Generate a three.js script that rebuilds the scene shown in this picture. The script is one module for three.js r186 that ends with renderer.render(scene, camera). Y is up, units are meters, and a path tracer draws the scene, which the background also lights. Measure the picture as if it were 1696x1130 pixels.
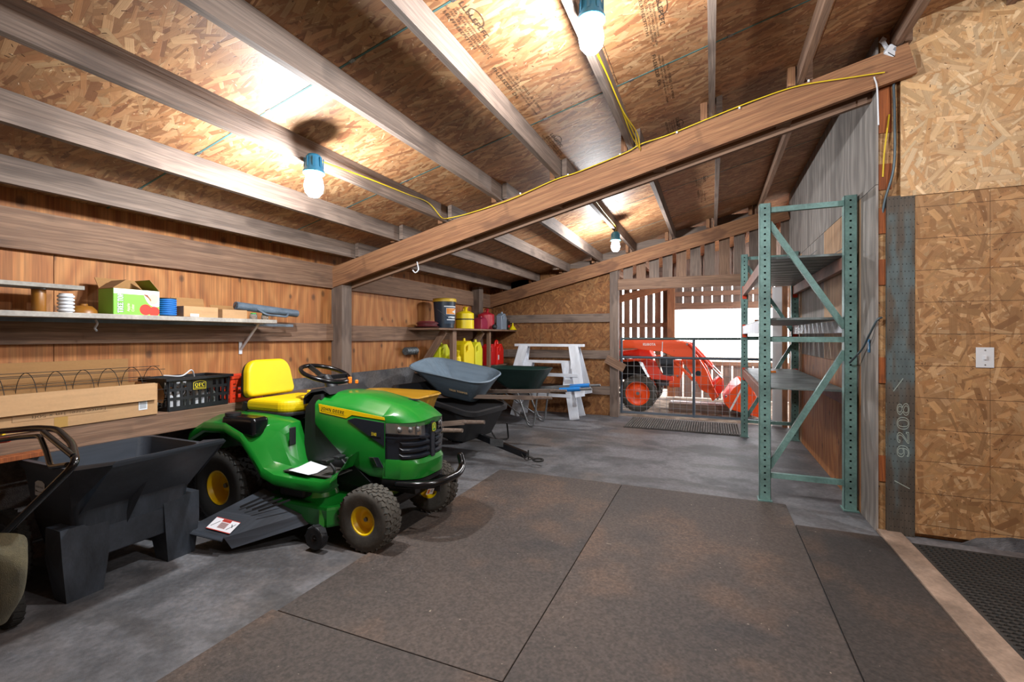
import * as THREE from 'three';
import { RoundedBoxGeometry } from 'three/addons/geometries/RoundedBoxGeometry.js';
import * as BGU from 'three/addons/utils/BufferGeometryUtils.js';

// ---------- camera, sky, exposure ----------
const scene = new THREE.Scene();
const W = 1696, H = 1130, F = 775, CX = 848, HY = 556, EYE = 1.3, YAW = Math.atan(331 / 775);
const camera = new THREE.PerspectiveCamera(2 * Math.atan(H / 2 / F) * 180 / Math.PI, W / H, 0.05, 200);
camera.position.set(0, EYE, 0); camera.rotation.y = YAW;
camera.setViewOffset(W, H, 0, H / 2 - HY, W, H);
scene.background = new THREE.Color().setRGB(1, 1.02, 1.06); scene.backgroundIntensity = 10;      // overcast daylight
const renderer = new THREE.WebGLRenderer();
renderer.toneMapping = THREE.LinearToneMapping; renderer.toneMappingExposure = 1.12;
renderer.shadowMap.enabled = true;
const LAMP = 9, LAMPC = new THREE.Color().setRGB(0.93, 0.97, 1.0);

// ---------- helpers ----------
let seed = 7;
const rnd = () => { seed = (seed + 0x6d2b79f5) | 0; let t = Math.imul(seed ^ (seed >>> 15), 1 | seed); t = (t + Math.imul(t ^ (t >>> 7), 61 | t)) ^ t; return ((t ^ (t >>> 14)) >>> 0) / 4294967296; };
const rr = (a, b) => a + (b - a) * rnd();
const V = (x, y, z) => new THREE.Vector3(x, y, z);
const SN = Math.sin(YAW), CS = Math.cos(YAW);
const ray = (u, v) => { const a = (u - CX) / F; return [-SN + CS * a, (HY - v) / F, -(CS + SN * a)]; };
const atX = (u, v, X) => { const d = ray(u, v), t = X / d[0]; return V(X, EYE + d[1] * t, d[2] * t); };        // a pixel's point on the plane x = X, and so on
const atZ = (u, v, Z) => { const d = ray(u, v), t = Z / d[2]; return V(d[0] * t, EYE + d[1] * t, Z); };
const atY = (u, v, Y) => { const d = ray(u, v), t = (Y - EYE) / d[1]; return V(d[0] * t, Y, d[2] * t); };
const taken = {};
const numbered = (n) => { const k = taken[n] = (taken[n] ?? -1) + 1; return k ? n + '_' + String(k).padStart(3, '0') : n; };
function mesh(name, geo, mat, parent) {
  if (Array.isArray(geo)) geo = mg(geo);
  const m = new THREE.Mesh(geo, mat); m.name = name; m.castShadow = m.receiveShadow = true; if (parent) parent.add(m); return m;
}
const part = (parent, name, geo, mat, label) => { const m = mesh(name, geo, mat, parent); if (label) m.userData.label = label; return m; };
function tag(o, label, category, group) { o.userData.label = label; o.userData.category = category; if (group) o.userData.group = group; return o; }
function thing(name, label, category, [x, y, z] = [0, 0, 0], turn = 0, group) {
  const g = new THREE.Group(); g.name = numbered(name); g.position.set(x, y, z); g.rotation.y = turn; scene.add(g); return tag(g, label, category, group);
}
function solo(name, geo, mat, label, category, group) { const m = mesh(numbered(name), geo, mat, scene); return tag(m, label, category, group); }
function struct(name, geo, mat) { const m = geo ? mesh(name, geo, mat, scene) : new THREE.Group(); if (!geo) { m.name = name; scene.add(m); } m.userData.kind = 'structure'; return m; }
function mg(list) {
  return BGU.mergeGeometries(list.map((g) => { g = g.index ? g.toNonIndexed() : g; for (const k of Object.keys(g.attributes)) if (!['position', 'normal', 'uv'].includes(k)) g.deleteAttribute(k);
    if (!g.attributes.uv) g.setAttribute('uv', new THREE.BufferAttribute(new Float32Array(g.attributes.position.count * 2), 2)); return g; }));
}
// texture coordinates in metres from the dominant direction of each face; the grain runs along axis g (0 x, 1 y, 2 z)
function uvm(geo, g = 0, ou = rnd() * 7, ov = rnd() * 7) {
  geo = geo.index ? geo.toNonIndexed() : geo; const p = geo.attributes.position, n = p.count, uv = new Float32Array(n * 2), A = V(), B = V(), C = V();
  for (let i = 0; i < n; i += 3) {
    A.fromBufferAttribute(p, i); B.fromBufferAttribute(p, i + 1); C.fromBufferAttribute(p, i + 2);
    const q = B.clone().sub(A).cross(C.clone().sub(A)), m = [Math.abs(q.x), Math.abs(q.y), Math.abs(q.z)], k = m.indexOf(Math.max(...m));
    let ax = [0, 1, 2].filter((a) => a !== k); if (ax[1] === g) ax = [ax[1], ax[0]];
    [A, B, C].forEach((P, j) => { uv[(i + j) * 2] = P.getComponent(ax[0]) + ou; uv[(i + j) * 2 + 1] = P.getComponent(ax[1]) + ov + k * 0.37; });
  }
  geo.setAttribute('uv', new THREE.BufferAttribute(uv, 2)); return geo;
}
const bx = (w, h, d, x = 0, y = 0, z = 0, g) => { const b = uvm(new THREE.BoxGeometry(w, h, d), g ?? (w >= h && w >= d ? 0 : h >= d ? 1 : 2)); return b.translate(x, y, z); };
const rb = (w, h, d, r, x = 0, y = 0, z = 0, s = 2) => uvm(new RoundedBoxGeometry(w, h, d, s, r)).translate(x, y, z);
// a board between two points: w across (level), h the other way
function bar(p, q, w, h, up = V(0, 1, 0), g = bx) {
  const d = q.clone().sub(p), L = d.length(), geo = uvm(new THREE.BoxGeometry(L, h, w), 0), x = d.normalize(), z = x.clone().cross(up).normalize(), y = z.clone().cross(x);
  return geo.applyMatrix4(new THREE.Matrix4().makeBasis(x, y, z)).translate(...p.clone().add(q).multiplyScalar(0.5).toArray());
}
function cyl(p, q, r0, r1 = r0, n = 16, open = false) {
  const d = q.clone().sub(p), geo = new THREE.CylinderGeometry(r1, r0, d.length(), n, 1, open);
  return geo.applyQuaternion(new THREE.Quaternion().setFromUnitVectors(V(0, 1, 0), d.normalize())).translate(...p.clone().add(q).multiplyScalar(0.5).toArray());
}
const tube = (pts, r, n = 8, seg, closed = false, tension = 0.5) => new THREE.TubeGeometry(new THREE.CatmullRomCurve3(pts, closed, 'catmullrom', tension), seg ?? pts.length * 8, r, n, closed);
// a bent pipe with rounded corners
function pipe(pts, r, cr = 0.05, n = 10) {
  const path = new THREE.CurvePath(); let a = pts[0];
  for (let i = 1; i < pts.length; i++) {
    if (i === pts.length - 1) { path.add(new THREE.LineCurve3(a, pts[i])); break; }
    const c = pts[i], d0 = c.clone().sub(pts[i - 1]), d1 = pts[i + 1].clone().sub(c), k = Math.min(cr, d0.length() / 2, d1.length() / 2);
    const s = c.clone().addScaledVector(d0.normalize(), -k), e = c.clone().addScaledVector(d1.normalize(), k);
    path.add(new THREE.LineCurve3(a, s)); path.add(new THREE.QuadraticBezierCurve3(s, c, e)); a = e;
  }
  return mg([new THREE.TubeGeometry(path, pts.length * 14, r, n), new THREE.SphereGeometry(r, 8, 6).translate(...pts[0].toArray()), new THREE.SphereGeometry(r, 8, 6).translate(...pts[pts.length - 1].toArray())]);
}
const lathe = (pts, n = 28) => new THREE.LatheGeometry(pts.map(([x, y]) => new THREE.Vector2(x, y)), n);
const shp = (pts) => new THREE.Shape(pts.map(([x, y]) => new THREE.Vector2(x, y)));
function ext(pts, d, bevel = 0, s = 1) {
  const sh = Array.isArray(pts) ? shp(pts) : pts;
  return new THREE.ExtrudeGeometry(sh, { depth: d - 2 * bevel, bevelEnabled: bevel > 0, bevelThickness: bevel, bevelSize: bevel, bevelOffset: -bevel, bevelSegments: s, steps: 1, curveSegments: 10 }).translate(0, 0, bevel);
}
// a skin through rings of points; the rings all have the same number of points
function skin(rings, closed = false, caps = false) {
  const n = rings[0].length, pos = [], idx = [], uv = [];
  rings.forEach((r, i) => r.forEach((p, j) => { pos.push(p.x, p.y, p.z); uv.push(j / n, i / rings.length); }));
  const m = closed ? n : n - 1;
  for (let i = 0; i + 1 < rings.length; i++) for (let j = 0; j < m; j++) { const a = i * n + j, b = i * n + (j + 1) % n, c = a + n, d = b + n; idx.push(a, b, d, a, d, c); }
  if (caps) for (const e of [0, rings.length - 1]) { const o = e * n; for (let j = 1; j + 1 < n; j++) e ? idx.push(o, o + j, o + j + 1) : idx.push(o, o + j + 1, o + j); }
  const g = new THREE.BufferGeometry(); g.setAttribute('position', new THREE.Float32BufferAttribute(pos, 3)); g.setAttribute('uv', new THREE.Float32BufferAttribute(uv, 2)); g.setIndex(idx);
  return BGU.toCreasedNormals(g, 0.6);
}
// open-topped tub: rounded-rectangle rings given as [halfX, halfZ, y, offsetX, cornerRadius], outside then back down inside
function tub(rings, n = 6) {
  const ring = ([hx, hz, y, ox = 0, r = 0.05]) => { const out = []; r = Math.min(r, hx * 0.95, hz * 0.95);
    for (const [sx, sz, a0] of [[1, 1, 0], [-1, 1, 1], [-1, -1, 2], [1, -1, 3]]) for (let k = 0; k <= n; k++) { const a = (a0 + k / n) * Math.PI / 2; out.push(V(ox + sx * (hx - r) + r * Math.cos(a), y, sz * (hz - r) + r * Math.sin(a))); }
    return out; };
  return skin(rings.map(ring), true, true);
}
const turned = (geo, rx = 0, ry = 0, rz = 0) => geo.applyMatrix4(new THREE.Matrix4().makeRotationFromEuler(new THREE.Euler(rx, ry, rz)));

// ---------- textures ----------
function hash(x, y, s) { let h = Math.imul(x, 374761393) ^ Math.imul(y, 668265263) ^ Math.imul(s, 1274126177); h = Math.imul(h ^ (h >>> 13), 1274126177); return ((h ^ (h >>> 16)) >>> 0) / 4294967296; }
function vn(x, y, px, py, s) {            // value noise that repeats after px, py cells
  const xi = Math.floor(x), yi = Math.floor(y), f = x - xi, g = y - yi, u = f * f * (3 - 2 * f), v = g * g * (3 - 2 * g), m = (a, p) => ((a % p) + p) % p;
  const a = hash(m(xi, px), m(yi, py), s), b = hash(m(xi + 1, px), m(yi, py), s), c = hash(m(xi, px), m(yi + 1, py), s), d = hash(m(xi + 1, px), m(yi + 1, py), s);
  return a + (b - a) * u + (c - a) * v + (a - b - c + d) * u * v;
}
const fbm = (u, v, px, py, s, o = 4) => { let t = 0, a = 0.5, n = 0; for (let i = 0; i < o; i++) { t += a * vn(u * px, v * py, px, py, s + i); n += a; a *= 0.55; px *= 2; py *= 2; } return t / n; };
const lerp = (a, b, t) => a + (b - a) * t, mix = (A, B, t) => [lerp(A[0], B[0], t), lerp(A[1], B[1], t), lerp(A[2], B[2], t)], sat = (x) => Math.min(1, Math.max(0, x)), ss = (a, b, x) => { x = sat((x - a) / (b - a)); return x * x * (3 - 2 * x); };
function dataTex(w, h, fn, mx = 1, my = 1, color = true) {      // mx, my: metres covered by one repeat
  const d = new Uint8Array(w * h * 4);
  for (let y = 0; y < h; y++) for (let x = 0; x < w; x++) { const c = fn(x / w, y / h), i = (y * w + x) * 4; d[i] = sat(c[0]) * 255; d[i + 1] = sat(c[1]) * 255; d[i + 2] = sat(c[2]) * 255; d[i + 3] = 255; }
  const t = new THREE.DataTexture(d, w, h); return texSet(t, mx, my, color);
}
function texSet(t, mx, my, color = true) { t.wrapS = t.wrapT = THREE.RepeatWrapping; t.magFilter = THREE.LinearFilter; t.minFilter = THREE.LinearMipmapLinearFilter; t.repeat.set(1 / mx, 1 / my); if (color) t.colorSpace = THREE.SRGBColorSpace; t.needsUpdate = true; return t; }
function canvasTex(w, h, draw, mx = 1, my = 1) { const c = document.createElement('canvas'); c.width = w; c.height = h; draw(c.getContext('2d'), w, h); return texSet(new THREE.CanvasTexture(c), mx, my); }
const rgb = (c, k = 1) => `rgb(${c.map((x) => Math.round(sat(x * k) * 255)).join(',')})`;
const grey = (t) => [t, t, t];
// strand board: long flakes, mostly along u
function osb(cols, n, spread, lines, turn = 0) {
  return canvasTex(1024, 1024, (g, w, h) => {
    g.fillStyle = rgb(cols[0], 0.9); g.fillRect(0, 0, w, h);
    for (let i = 0; i < n; i++) {
      const x = rnd() * w, y = rnd() * h, L = rr(45, 165), T = rr(7, 32), a = turn + (rnd() + rnd() + rnd() - 1.5) * spread, c = mix(cols[Math.floor(rnd() * cols.length)], cols[0], rnd() * 0.45), k = rr(0.86, 1.09);
      const late = i / n, al = 0.45 + 0.4 * late, k1 = rr(-4, 4), k2 = rr(-4, 4);
      for (const dx of x < 100 ? [0, w] : x > w - 100 ? [0, -w] : [0]) for (const dy of y < 100 ? [0, h] : y > h - 100 ? [0, -h] : [0]) {
        g.save(); g.translate(x + dx, y + dy); g.rotate(a); g.globalAlpha = al;
        g.beginPath(); g.moveTo(-L / 2, -T / 2 + k1); g.lineTo(L / 2 + k2, -T / 2); g.lineTo(L / 2, T / 2 + k2); g.lineTo(-L / 2 + k1, T / 2); g.closePath();
        g.fillStyle = rgb(c, k); g.fill();
        g.globalAlpha = 0.13; g.strokeStyle = 'rgb(60,30,12)'; g.lineWidth = 1; g.stroke();
        g.globalAlpha = 0.09; for (let q = 0; q < 5; q++) { const yy = rr(-T / 2, T / 2); g.beginPath(); g.moveTo(-L / 2, yy); g.lineTo(L / 2, yy); g.stroke(); }
        g.restore();
      }
    }
    g.globalAlpha = 1;
    for (let i = 0; i < 260; i++) { g.fillStyle = i % 3 ? 'rgba(50,25,10,0.7)' : 'rgba(255,235,205,0.55)'; g.save(); g.translate(rnd() * w, rnd() * h); g.rotate(rnd() * 3); g.fillRect(0, 0, rr(4, 16), rr(1.5, 4)); g.restore(); }
    if (lines) lines(g, w, h);
  }, 1.22, 1.22);
}
const hex = (s) => [parseInt(s.slice(1, 3), 16) / 255, parseInt(s.slice(3, 5), 16) / 255, parseInt(s.slice(5, 7), 16) / 255];
const T = {};
T.osbRoof = osb(['#9c6c46', '#ac7f58', '#8c5c3a', '#c09a70', '#805034', '#a47650', '#b48a62'].map(hex), 4200, 0.8);
T.osbWall = osb(['#a47a4e', '#b48a5c', '#966a40', '#c09a6e', '#8a5c36', '#ac8052'].map(hex), 4200, 1.8, null, 1.57);
T.osbNew = osb(['#cfa676', '#dab68a', '#c29666', '#e4c8a0', '#b98856', '#d5ae7e'].map(hex), 3800, 2.0, null, 1.5);
// sawn lumber, grain along u: 1.6 m x 0.4 m
const lumber = (s, c0, c1, c2, knots = 1) => dataTex(1024, 256, (u, v) => {
  const w = fbm(u, v, 3, 3, s, 3) * 0.12, g = fbm(u, v + w, 4, 46, s + 5, 3), f = fbm(u, v + w * 0.5, 16, 128, s + 9, 2), b = fbm(u, v, 5, 3, s + 20, 3);
  let c = mix(c0, c1, ss(0.3, 0.7, g)); c = mix(c, c2, ss(0.55, 0.8, b) * 0.7); let k = 0.86 + f * 0.28;
  const kn = vn(u * 6, v * 2, 6, 2, s + 31); if (knots && kn > 0.93) k *= 1 - (kn - 0.93) * 6;
  return [c[0] * k, c[1] * k, c[2] * k];
}, 1.6, 0.4);
T.grey = lumber(11, hex('#6c5c52'), hex('#7d6b5f'), hex('#564840'));
T.brown = lumber(23, hex('#745846'), hex('#886a55'), hex('#5d473a'));
T.orange = lumber(37, hex('#845a3e'), hex('#9a6e4c'), hex('#684632'));
T.dark = lumber(41, hex('#55483e'), hex('#66574a'), hex('#443a32'));
// fir plywood: vertical cathedral grain along v with knots, 1.22 m square
const plywood = (s, c0, c1, c2, kn = 1) => dataTex(1024, 1024, (u, v) => {
  const w = fbm(u, v, 4, 2, s, 3), x = u * 9 + w * 2.6, ring = 0.5 + 0.5 * Math.sin(x * 6.283 + fbm(u, v, 6, 3, s + 3, 2) * 3), f = fbm(u, v, 150, 5, s + 7, 3), b = fbm(u, v, 3, 3, s + 12, 3);
  let c = mix(c0, c1, ring * 0.6 * (0.5 + w) + b * 0.4); c = mix(c, c2, ss(0.55, 0.85, b) * 0.5); let k = 0.8 + f * 0.4;
  if (kn) { const cx = Math.floor(u * 5), cy = Math.floor(v * 6); if (hash(cx, cy, s) > 0.55) { const px = (cx + 0.2 + 0.6 * hash(cx, cy, s + 1)) / 5, py = (cy + 0.2 + 0.6 * hash(cx, cy, s + 2)) / 6, d = Math.hypot((u - px) * 1.0, (v - py) * 0.7) / (0.012 + 0.012 * hash(cx, cy, s + 3)); if (d < 1) k *= 0.62 + 0.38 * d * d; else if (d < 2) k *= 0.94 + 0.03 * d; } }
  return [c[0] * k, c[1] * k, c[2] * k];
}, 1.22, 1.22);
T.ply = plywood(51, hex('#94582c'), hex('#b27a46'), hex('#7e4a26'));
T.plyGrey = plywood(57, hex('#736c67'), hex('#9d958e'), hex('#57514d'), 0);
T.plyTan = plywood(63, hex('#9c7a5c'), hex('#b39172'), hex('#7f6755'), 0);
T.concrete = dataTex(1024, 1024, (u, v) => {
  const a = fbm(u, v, 4, 4, 71, 5), b = fbm(u, v, 9, 9, 77, 4), f = fbm(u, v, 180, 180, 79, 2), st = ss(0.52, 0.75, fbm(u, v, 3, 4, 83, 4)), dk = ss(0.5, 0.72, fbm(u, v, 5, 14, 87, 4));
  let c = mix(hex('#5c5c5f'), hex('#88878a'), a); c = mix(c, hex('#5e4a3c'), st * 0.5); c = mix(c, hex('#454548'), ss(0.5, 0.75, b) * 0.7); c = mix(c, hex('#3c3a3a'), dk * 0.5); const k = 0.86 + f * 0.28; return [c[0] * k, c[1] * k, c[2] * k];
}, 3.1, 3.1);
T.mat = dataTex(1024, 1024, (u, v) => {
  const a = fbm(u, v, 3, 3, 91, 5), b = fbm(u, v, 7, 7, 95, 4), f = fbm(u, v, 220, 220, 99, 2), sp = vn(u * 90, v * 90, 90, 90, 103);
  let c = mix(hex('#3d3836'), hex('#5a4d45'), a); c = mix(c, hex('#6a5344'), ss(0.52, 0.78, b) * 0.65); c = mix(c, hex('#2f2e30'), ss(0.6, 0.85, fbm(u, v, 5, 5, 107, 3)) * 0.6);
  let k = 0.75 + f * 0.5; if (sp > 0.985) { c = hex('#a39684'); k = 1; } return [c[0] * k, c[1] * k, c[2] * k];
}, 2.4, 2.4);
T.speck = dataTex(256, 256, (u, v) => grey(fbm(u, v, 90, 90, 111, 2)), 0.3, 0.3, false);
T.grainBump = dataTex(512, 256, (u, v) => grey(fbm(u, v, 6, 60, 117, 3)), 0.9, 0.4, false);
T.dusty = dataTex(512, 512, (u, v) => { const a = fbm(u, v, 4, 4, 121, 5); return grey(0.72 + 0.5 * (a - 0.5) + 0.12 * (fbm(u, v, 60, 60, 123, 2) - 0.5)); }, 0.7, 0.7);
T.faint = dataTex(256, 256, (u, v) => grey(0.9 + 0.16 * (fbm(u, v, 4, 12, 125, 4) - 0.5)), 0.6, 0.6);
T.card = dataTex(256, 256, (u, v) => { const k = 0.93 + 0.1 * fbm(u, v, 4, 30, 131, 3) + 0.04 * fbm(u, v, 60, 60, 133, 2); return [0.71 * k, 0.56 * k, 0.4 * k]; }, 0.5, 0.5);
T.dirt = dataTex(512, 512, (u, v) => { const a = fbm(u, v, 12, 12, 141, 4), f = fbm(u, v, 110, 110, 143, 2); const c = mix(hex('#5a4a3c'), hex('#a49582'), ss(0.35, 0.75, a) * 0.6 + f * 0.4); return c; }, 1.5, 1.5);

// ---------- materials ----------
const std = (o) => new THREE.MeshStandardMaterial(o);
const wood = (map, color = 0xffffff, rough = 0.8) => std({ map, color, roughness: rough, bumpMap: T.grainBump, bumpScale: 0.0012 });
const M = {
  osbRoof: std({ map: T.osbRoof, roughness: 0.55, bumpMap: T.osbRoof, bumpScale: 0.0015 }), osbWall: std({ map: T.osbWall, roughness: 0.7, bumpMap: T.osbWall, bumpScale: 0.001 }),
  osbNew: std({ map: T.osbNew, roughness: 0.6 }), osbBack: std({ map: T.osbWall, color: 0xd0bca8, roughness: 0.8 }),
  grey: wood(T.grey), brown: wood(T.brown), orange: wood(T.orange), dark: wood(T.dark), fresh: wood(T.orange, 0xffc890),
  ply: std({ map: T.ply, roughness: 0.7 }), plyGrey: std({ map: T.plyGrey, roughness: 0.85, bumpMap: T.plyGrey, bumpScale: 0.001 }), plyTan: std({ map: T.plyTan, roughness: 0.8 }),
  concrete: std({ map: T.concrete, roughness: 0.62, bumpMap: T.speck, bumpScale: 0.0006 }), stem: std({ map: T.concrete, color: 0xffffff, roughness: 0.9, bumpMap: T.speck, bumpScale: 0.003 }),
  mat: std({ map: T.mat, roughness: 0.72, bumpMap: T.speck, bumpScale: 0.001 }), rubber: std({ map: T.dusty, color: 0x4c4844, roughness: 0.85 }),
  dirt: std({ map: T.dirt, roughness: 1 }), card: std({ map: T.card, roughness: 0.85 }), cardIn: std({ map: T.card, color: 0xd8cab0, roughness: 0.9 }),
  green: new THREE.MeshPhysicalMaterial({ color: 0x167a26, roughness: 0.3, clearcoat: 0.8, clearcoatRoughness: 0.12 }), yellow: std({ color: 0xf2c800, roughness: 0.42 }), seat: std({ color: 0xe8c600, roughness: 0.5, bumpMap: T.speck, bumpScale: 0.0004 }),
  black: std({ map: T.dusty, color: 0x2b2c30, roughness: 0.55 }), plastic: std({ map: T.dusty, color: 0x4a515c, roughness: 0.45 }), navy: std({ color: 0x1d222c, roughness: 0.42 }), gloss: std({ color: 0x0e0f12, roughness: 0.22 }),
  tyre: std({ map: T.dusty, color: 0x34322f, roughness: 0.9 }), tyreOld: std({ map: T.dusty, color: 0x6f6a62, roughness: 0.95 }), chrome: std({ color: 0xc8cacc, roughness: 0.18, metalness: 1 }), steel: std({ map: T.dusty, color: 0xb4b6b8, roughness: 0.45, metalness: 0.8 }),
  lens: new THREE.MeshPhysicalMaterial({ color: 0xffffff, roughness: 0.03, metalness: 0, transmission: 0.95, thickness: 0 }),
  white: std({ color: 0xd8dade, roughness: 0.6 }), whitePaint: std({ map: T.faint, color: 0xf2f6ff, roughness: 0.65 }), paper: std({ color: 0xd6dae0, roughness: 0.7 }),
  teal: std({ map: T.dusty, color: 0x90bcb4, roughness: 0.5 }), beam: std({ map: T.dusty, color: 0xb07864, roughness: 0.6 }), deck: std({ map: T.dusty, color: 0x9aa3a2, roughness: 0.5, metalness: 0.3 }),
  blue: std({ map: T.dusty, color: 0x98b0c4, roughness: 0.55 }), dkgreen: std({ map: T.dusty, color: 0x24443e, roughness: 0.4 }), tubYellow: std({ map: T.dusty, color: 0xf0b428, roughness: 0.5 }), handle: wood(T.grey, 0xffffff), gripBlue: std({ color: 0x1f7fd0, roughness: 0.5 }),
  red: std({ color: 0xc21a1c, roughness: 0.42 }), maroon: std({ color: 0x8a1838, roughness: 0.45 }), canYellow: std({ color: 0xe8cc10, roughness: 0.42 }), darkRed: std({ color: 0x5a1c20, roughness: 0.5 }),
  kubota: std({ color: 0xf0500f, roughness: 0.42 }), kubotaRed: std({ color: 0xe23a1c, roughness: 0.5 }), gate: std({ color: 0x4a525c, roughness: 0.5, metalness: 0.3 }), wire: std({ color: 0x8c8c8e, roughness: 0.5, metalness: 0.6 }), wireDark: std({ color: 0x2c2a28, roughness: 0.7, metalness: 0.3 }),
  cord: std({ color: 0xd8b820, roughness: 0.5 }), cyan: std({ color: 0x2a7fa8, roughness: 0.45 }), greyPipe: std({ map: T.dusty, color: 0x8092a4, roughness: 0.45 }), canvas: std({ map: T.dusty, color: 0x6e6448, roughness: 0.95, bumpMap: T.speck, bumpScale: 0.002 }),
  orangeCrate: std({ color: 0xd8401c, roughness: 0.55 }), glass: new THREE.MeshPhysicalMaterial({ color: 0xc8d0cc, roughness: 0.1, transmission: 0.8, thickness: 0.01 }), tape: std({ color: 0x2f6f9c, roughness: 0.5 }), green2: std({ color: 0x2f9c3c, roughness: 0.5 }), galv: std({ map: T.dusty, color: 0x7d8c94, roughness: 0.5, metalness: 0.5 }), amber: std({ color: 0x8c5a1c, roughness: 0.4 }), orangeTip: std({ color: 0xf08018, roughness: 0.45 }),
};
const print = (w, h, draw, o = {}) => std({ map: canvasTex(w, h, draw), roughness: 0.55, ...o });
// a small printed sheet, w x h metres, facing +z, at the origin; thickness 1 mm
function sheet(w, h, t = 0.001) { const g = new THREE.BoxGeometry(w, h, t), uv = g.attributes.uv; return g; }

// printed letters without a ground: ink only
function letters(word, color, o = {}) { const a = canvasTex(512, 96, (g) => { g.fillStyle = '#000'; g.fillRect(0, 0, 512, 96); g.fillStyle = '#fff'; g.font = 'bold 84px sans-serif'; g.textBaseline = 'middle'; g.textAlign = 'center'; g.fillText(word, 256, 52, 496); }); a.colorSpace = THREE.NoColorSpace; return std({ color, roughness: 0.6, alphaMap: a, transparent: true, polygonOffset: true, polygonOffsetFactor: -2, ...o }); }
// ---------- the building ----------
const XL = -3.65, ZB = -7.6, XR = 1.0, ZO = -3.8, K = 0.243, ANG = Math.atan(K);
const rafY = (x) => 2.0 + K * (x + 3.65), roofY = (x) => rafY(x) + 0.145;

// floor: concrete slab, earth beyond the gate
const floor = struct('floor', uvm(new THREE.BoxGeometry(7.2, 0.12, 9.9).translate(-0.35, -0.06, -2.72), 0, 0, 0), M.concrete);
struct('ground', uvm(new THREE.BoxGeometry(30, 0.1, 24).translate(0, -0.075, -19.7), 0, 0, 0), M.dirt);

// roof: strand-board sheets, 4 by 8 feet, on purlins
const ceiling = struct('ceiling');
{
  const zs = [2.2]; for (let z = 1.9; z > -10.9; z -= 1.23) zs.push(z - 1.23 * 0 - 0.0); zs.push(-10.9);
  const rows = [2.25, 0.67, -0.56, -1.79, -3.02, -4.25, -5.48, -6.71, -7.94, -9.17, -10.4, -10.95];
  for (let i = 0; i + 1 < rows.length; i++) {
    const z0 = rows[i], z1 = rows[i + 1]; let x0 = -4.1; const st = i % 2 ? 1.18 : 2.37; let w = st;
    while (x0 < 3.3) {
      const x1 = Math.min(x0 + w, 3.4), xm = (x0 + x1) / 2, L = (x1 - x0) / Math.cos(ANG) - 0.003;
      const g = uvm(new THREE.BoxGeometry(L, 0.012, z0 - z1 - 0.006), 0);
      g.rotateZ(ANG).translate(xm, roofY(xm) + 0.006, (z0 + z1) / 2); part(ceiling, 'panel', g, M.osbRoof);
      x0 = x1; w = 2.37;
    }
    if (i) part(ceiling, 'panel_edge', new THREE.BoxGeometry(7.6, 0.004, 0.012).rotateZ(ANG).translate(-0.35, roofY(-0.35) + 0.0005, z0), std({ map: T.dusty, color: 0x5d8a84, roughness: 0.8 }));
    if (i) for (let x = -3.6; x < 1; x += 0.57) part(ceiling, 'panel_clip', new THREE.BoxGeometry(0.03, 0.004, 0.02).rotateZ(ANG).translate(x + 0.28, roofY(x + 0.28) - 0.001, z0), M.steel);
  }
  // weathered outer skin over the sheets
  part(ceiling, 'roofing', new THREE.BoxGeometry(7.8 / Math.cos(ANG), 0.03, 13.3).rotateZ(ANG).translate(-0.35, roofY(-0.35) + 0.04, -4.35), M.galv);
}
// faded mill stamps printed on two runs of sheets: broken rows of marks
{
  const ink = canvasTex(256, 1024, (g, w, h) => { g.clearRect(0, 0, w, h); g.fillStyle = 'rgb(0,0,0)'; g.fillRect(0, 0, w, h); g.fillStyle = '#fff';
    for (const [x, y0, y1, s] of [[30, 60, 330, 26], [66, 60, 420, 18], [92, 90, 420, 18], [118, 90, 360, 14], [40, 480, 760, 34], [90, 500, 980, 16], [116, 520, 900, 16], [150, 80, 300, 40], [150, 600, 960, 22]])
      for (let y = y0; y < y1; y += s * 0.62) { if (rnd() < 0.12) continue; const k = s * 0.5; g.fillRect(x, y, s * 0.9, s * 0.16); if (rnd() < 0.6) g.fillRect(x, y, s * 0.16, k); if (rnd() < 0.6) g.fillRect(x + s * 0.74, y, s * 0.16, k); if (rnd() < 0.5) g.fillRect(x + s * 0.37, y, s * 0.14, k); }
    g.lineWidth = 6; g.strokeStyle = '#fff'; g.beginPath(); g.ellipse(190, 180, 34, 52, 0, 0, 7); g.stroke(); });
  ink.colorSpace = THREE.NoColorSpace;
  const m = std({ color: 0x2a2018, roughness: 0.8, alphaMap: ink, transparent: true, opacity: 0.75, polygonOffset: true, polygonOffsetFactor: -2 });
  for (const [x, z, L] of [[-1.05, -2.35, 1.25], [-1.1, -3.75, 1.2], [-0.27, -2.9, 1.3], [-0.27, -4.3, 1.2], [-2.95, -1.6, 1.2], [-1.0, -5.6, 1.2], [-0.1, -5.9, 1.2]]) {
    const g = new THREE.PlaneGeometry(0.17, L).rotateX(Math.PI / 2).rotateZ(ANG).translate(x, roofY(x) - 0.0015, z); part(ceiling, 'mill_stamp', g, m, 'black ink mill stamp');
  }
}
// purlins, three bays
const PX = [-3.34, -2.8, -2.26, -1.71, -1.17, -0.58, 0, 0.56, 1.1, 1.66, 2.22, 2.8];
[[2.2, -3.84, 0, M.brown], [-3.72, -7.62, 0.05, M.brown], [-7.5, -10.7, 0, M.brown]].forEach(([z0, z1, dx], b) => {
  for (const [i, px] of PX.entries()) {
    const x = px + dx, L = z0 - z1, g = uvm(new THREE.BoxGeometry(0.04, 0.14, L), 2).rotateZ(ANG * 0).translate(x, rafY(x) + 0.078, (z0 + z1) / 2);
    const m = struct(numbered('purlin'), g, i > 6 || b === 2 ? M.brown : M.grey); 
  }
});
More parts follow.
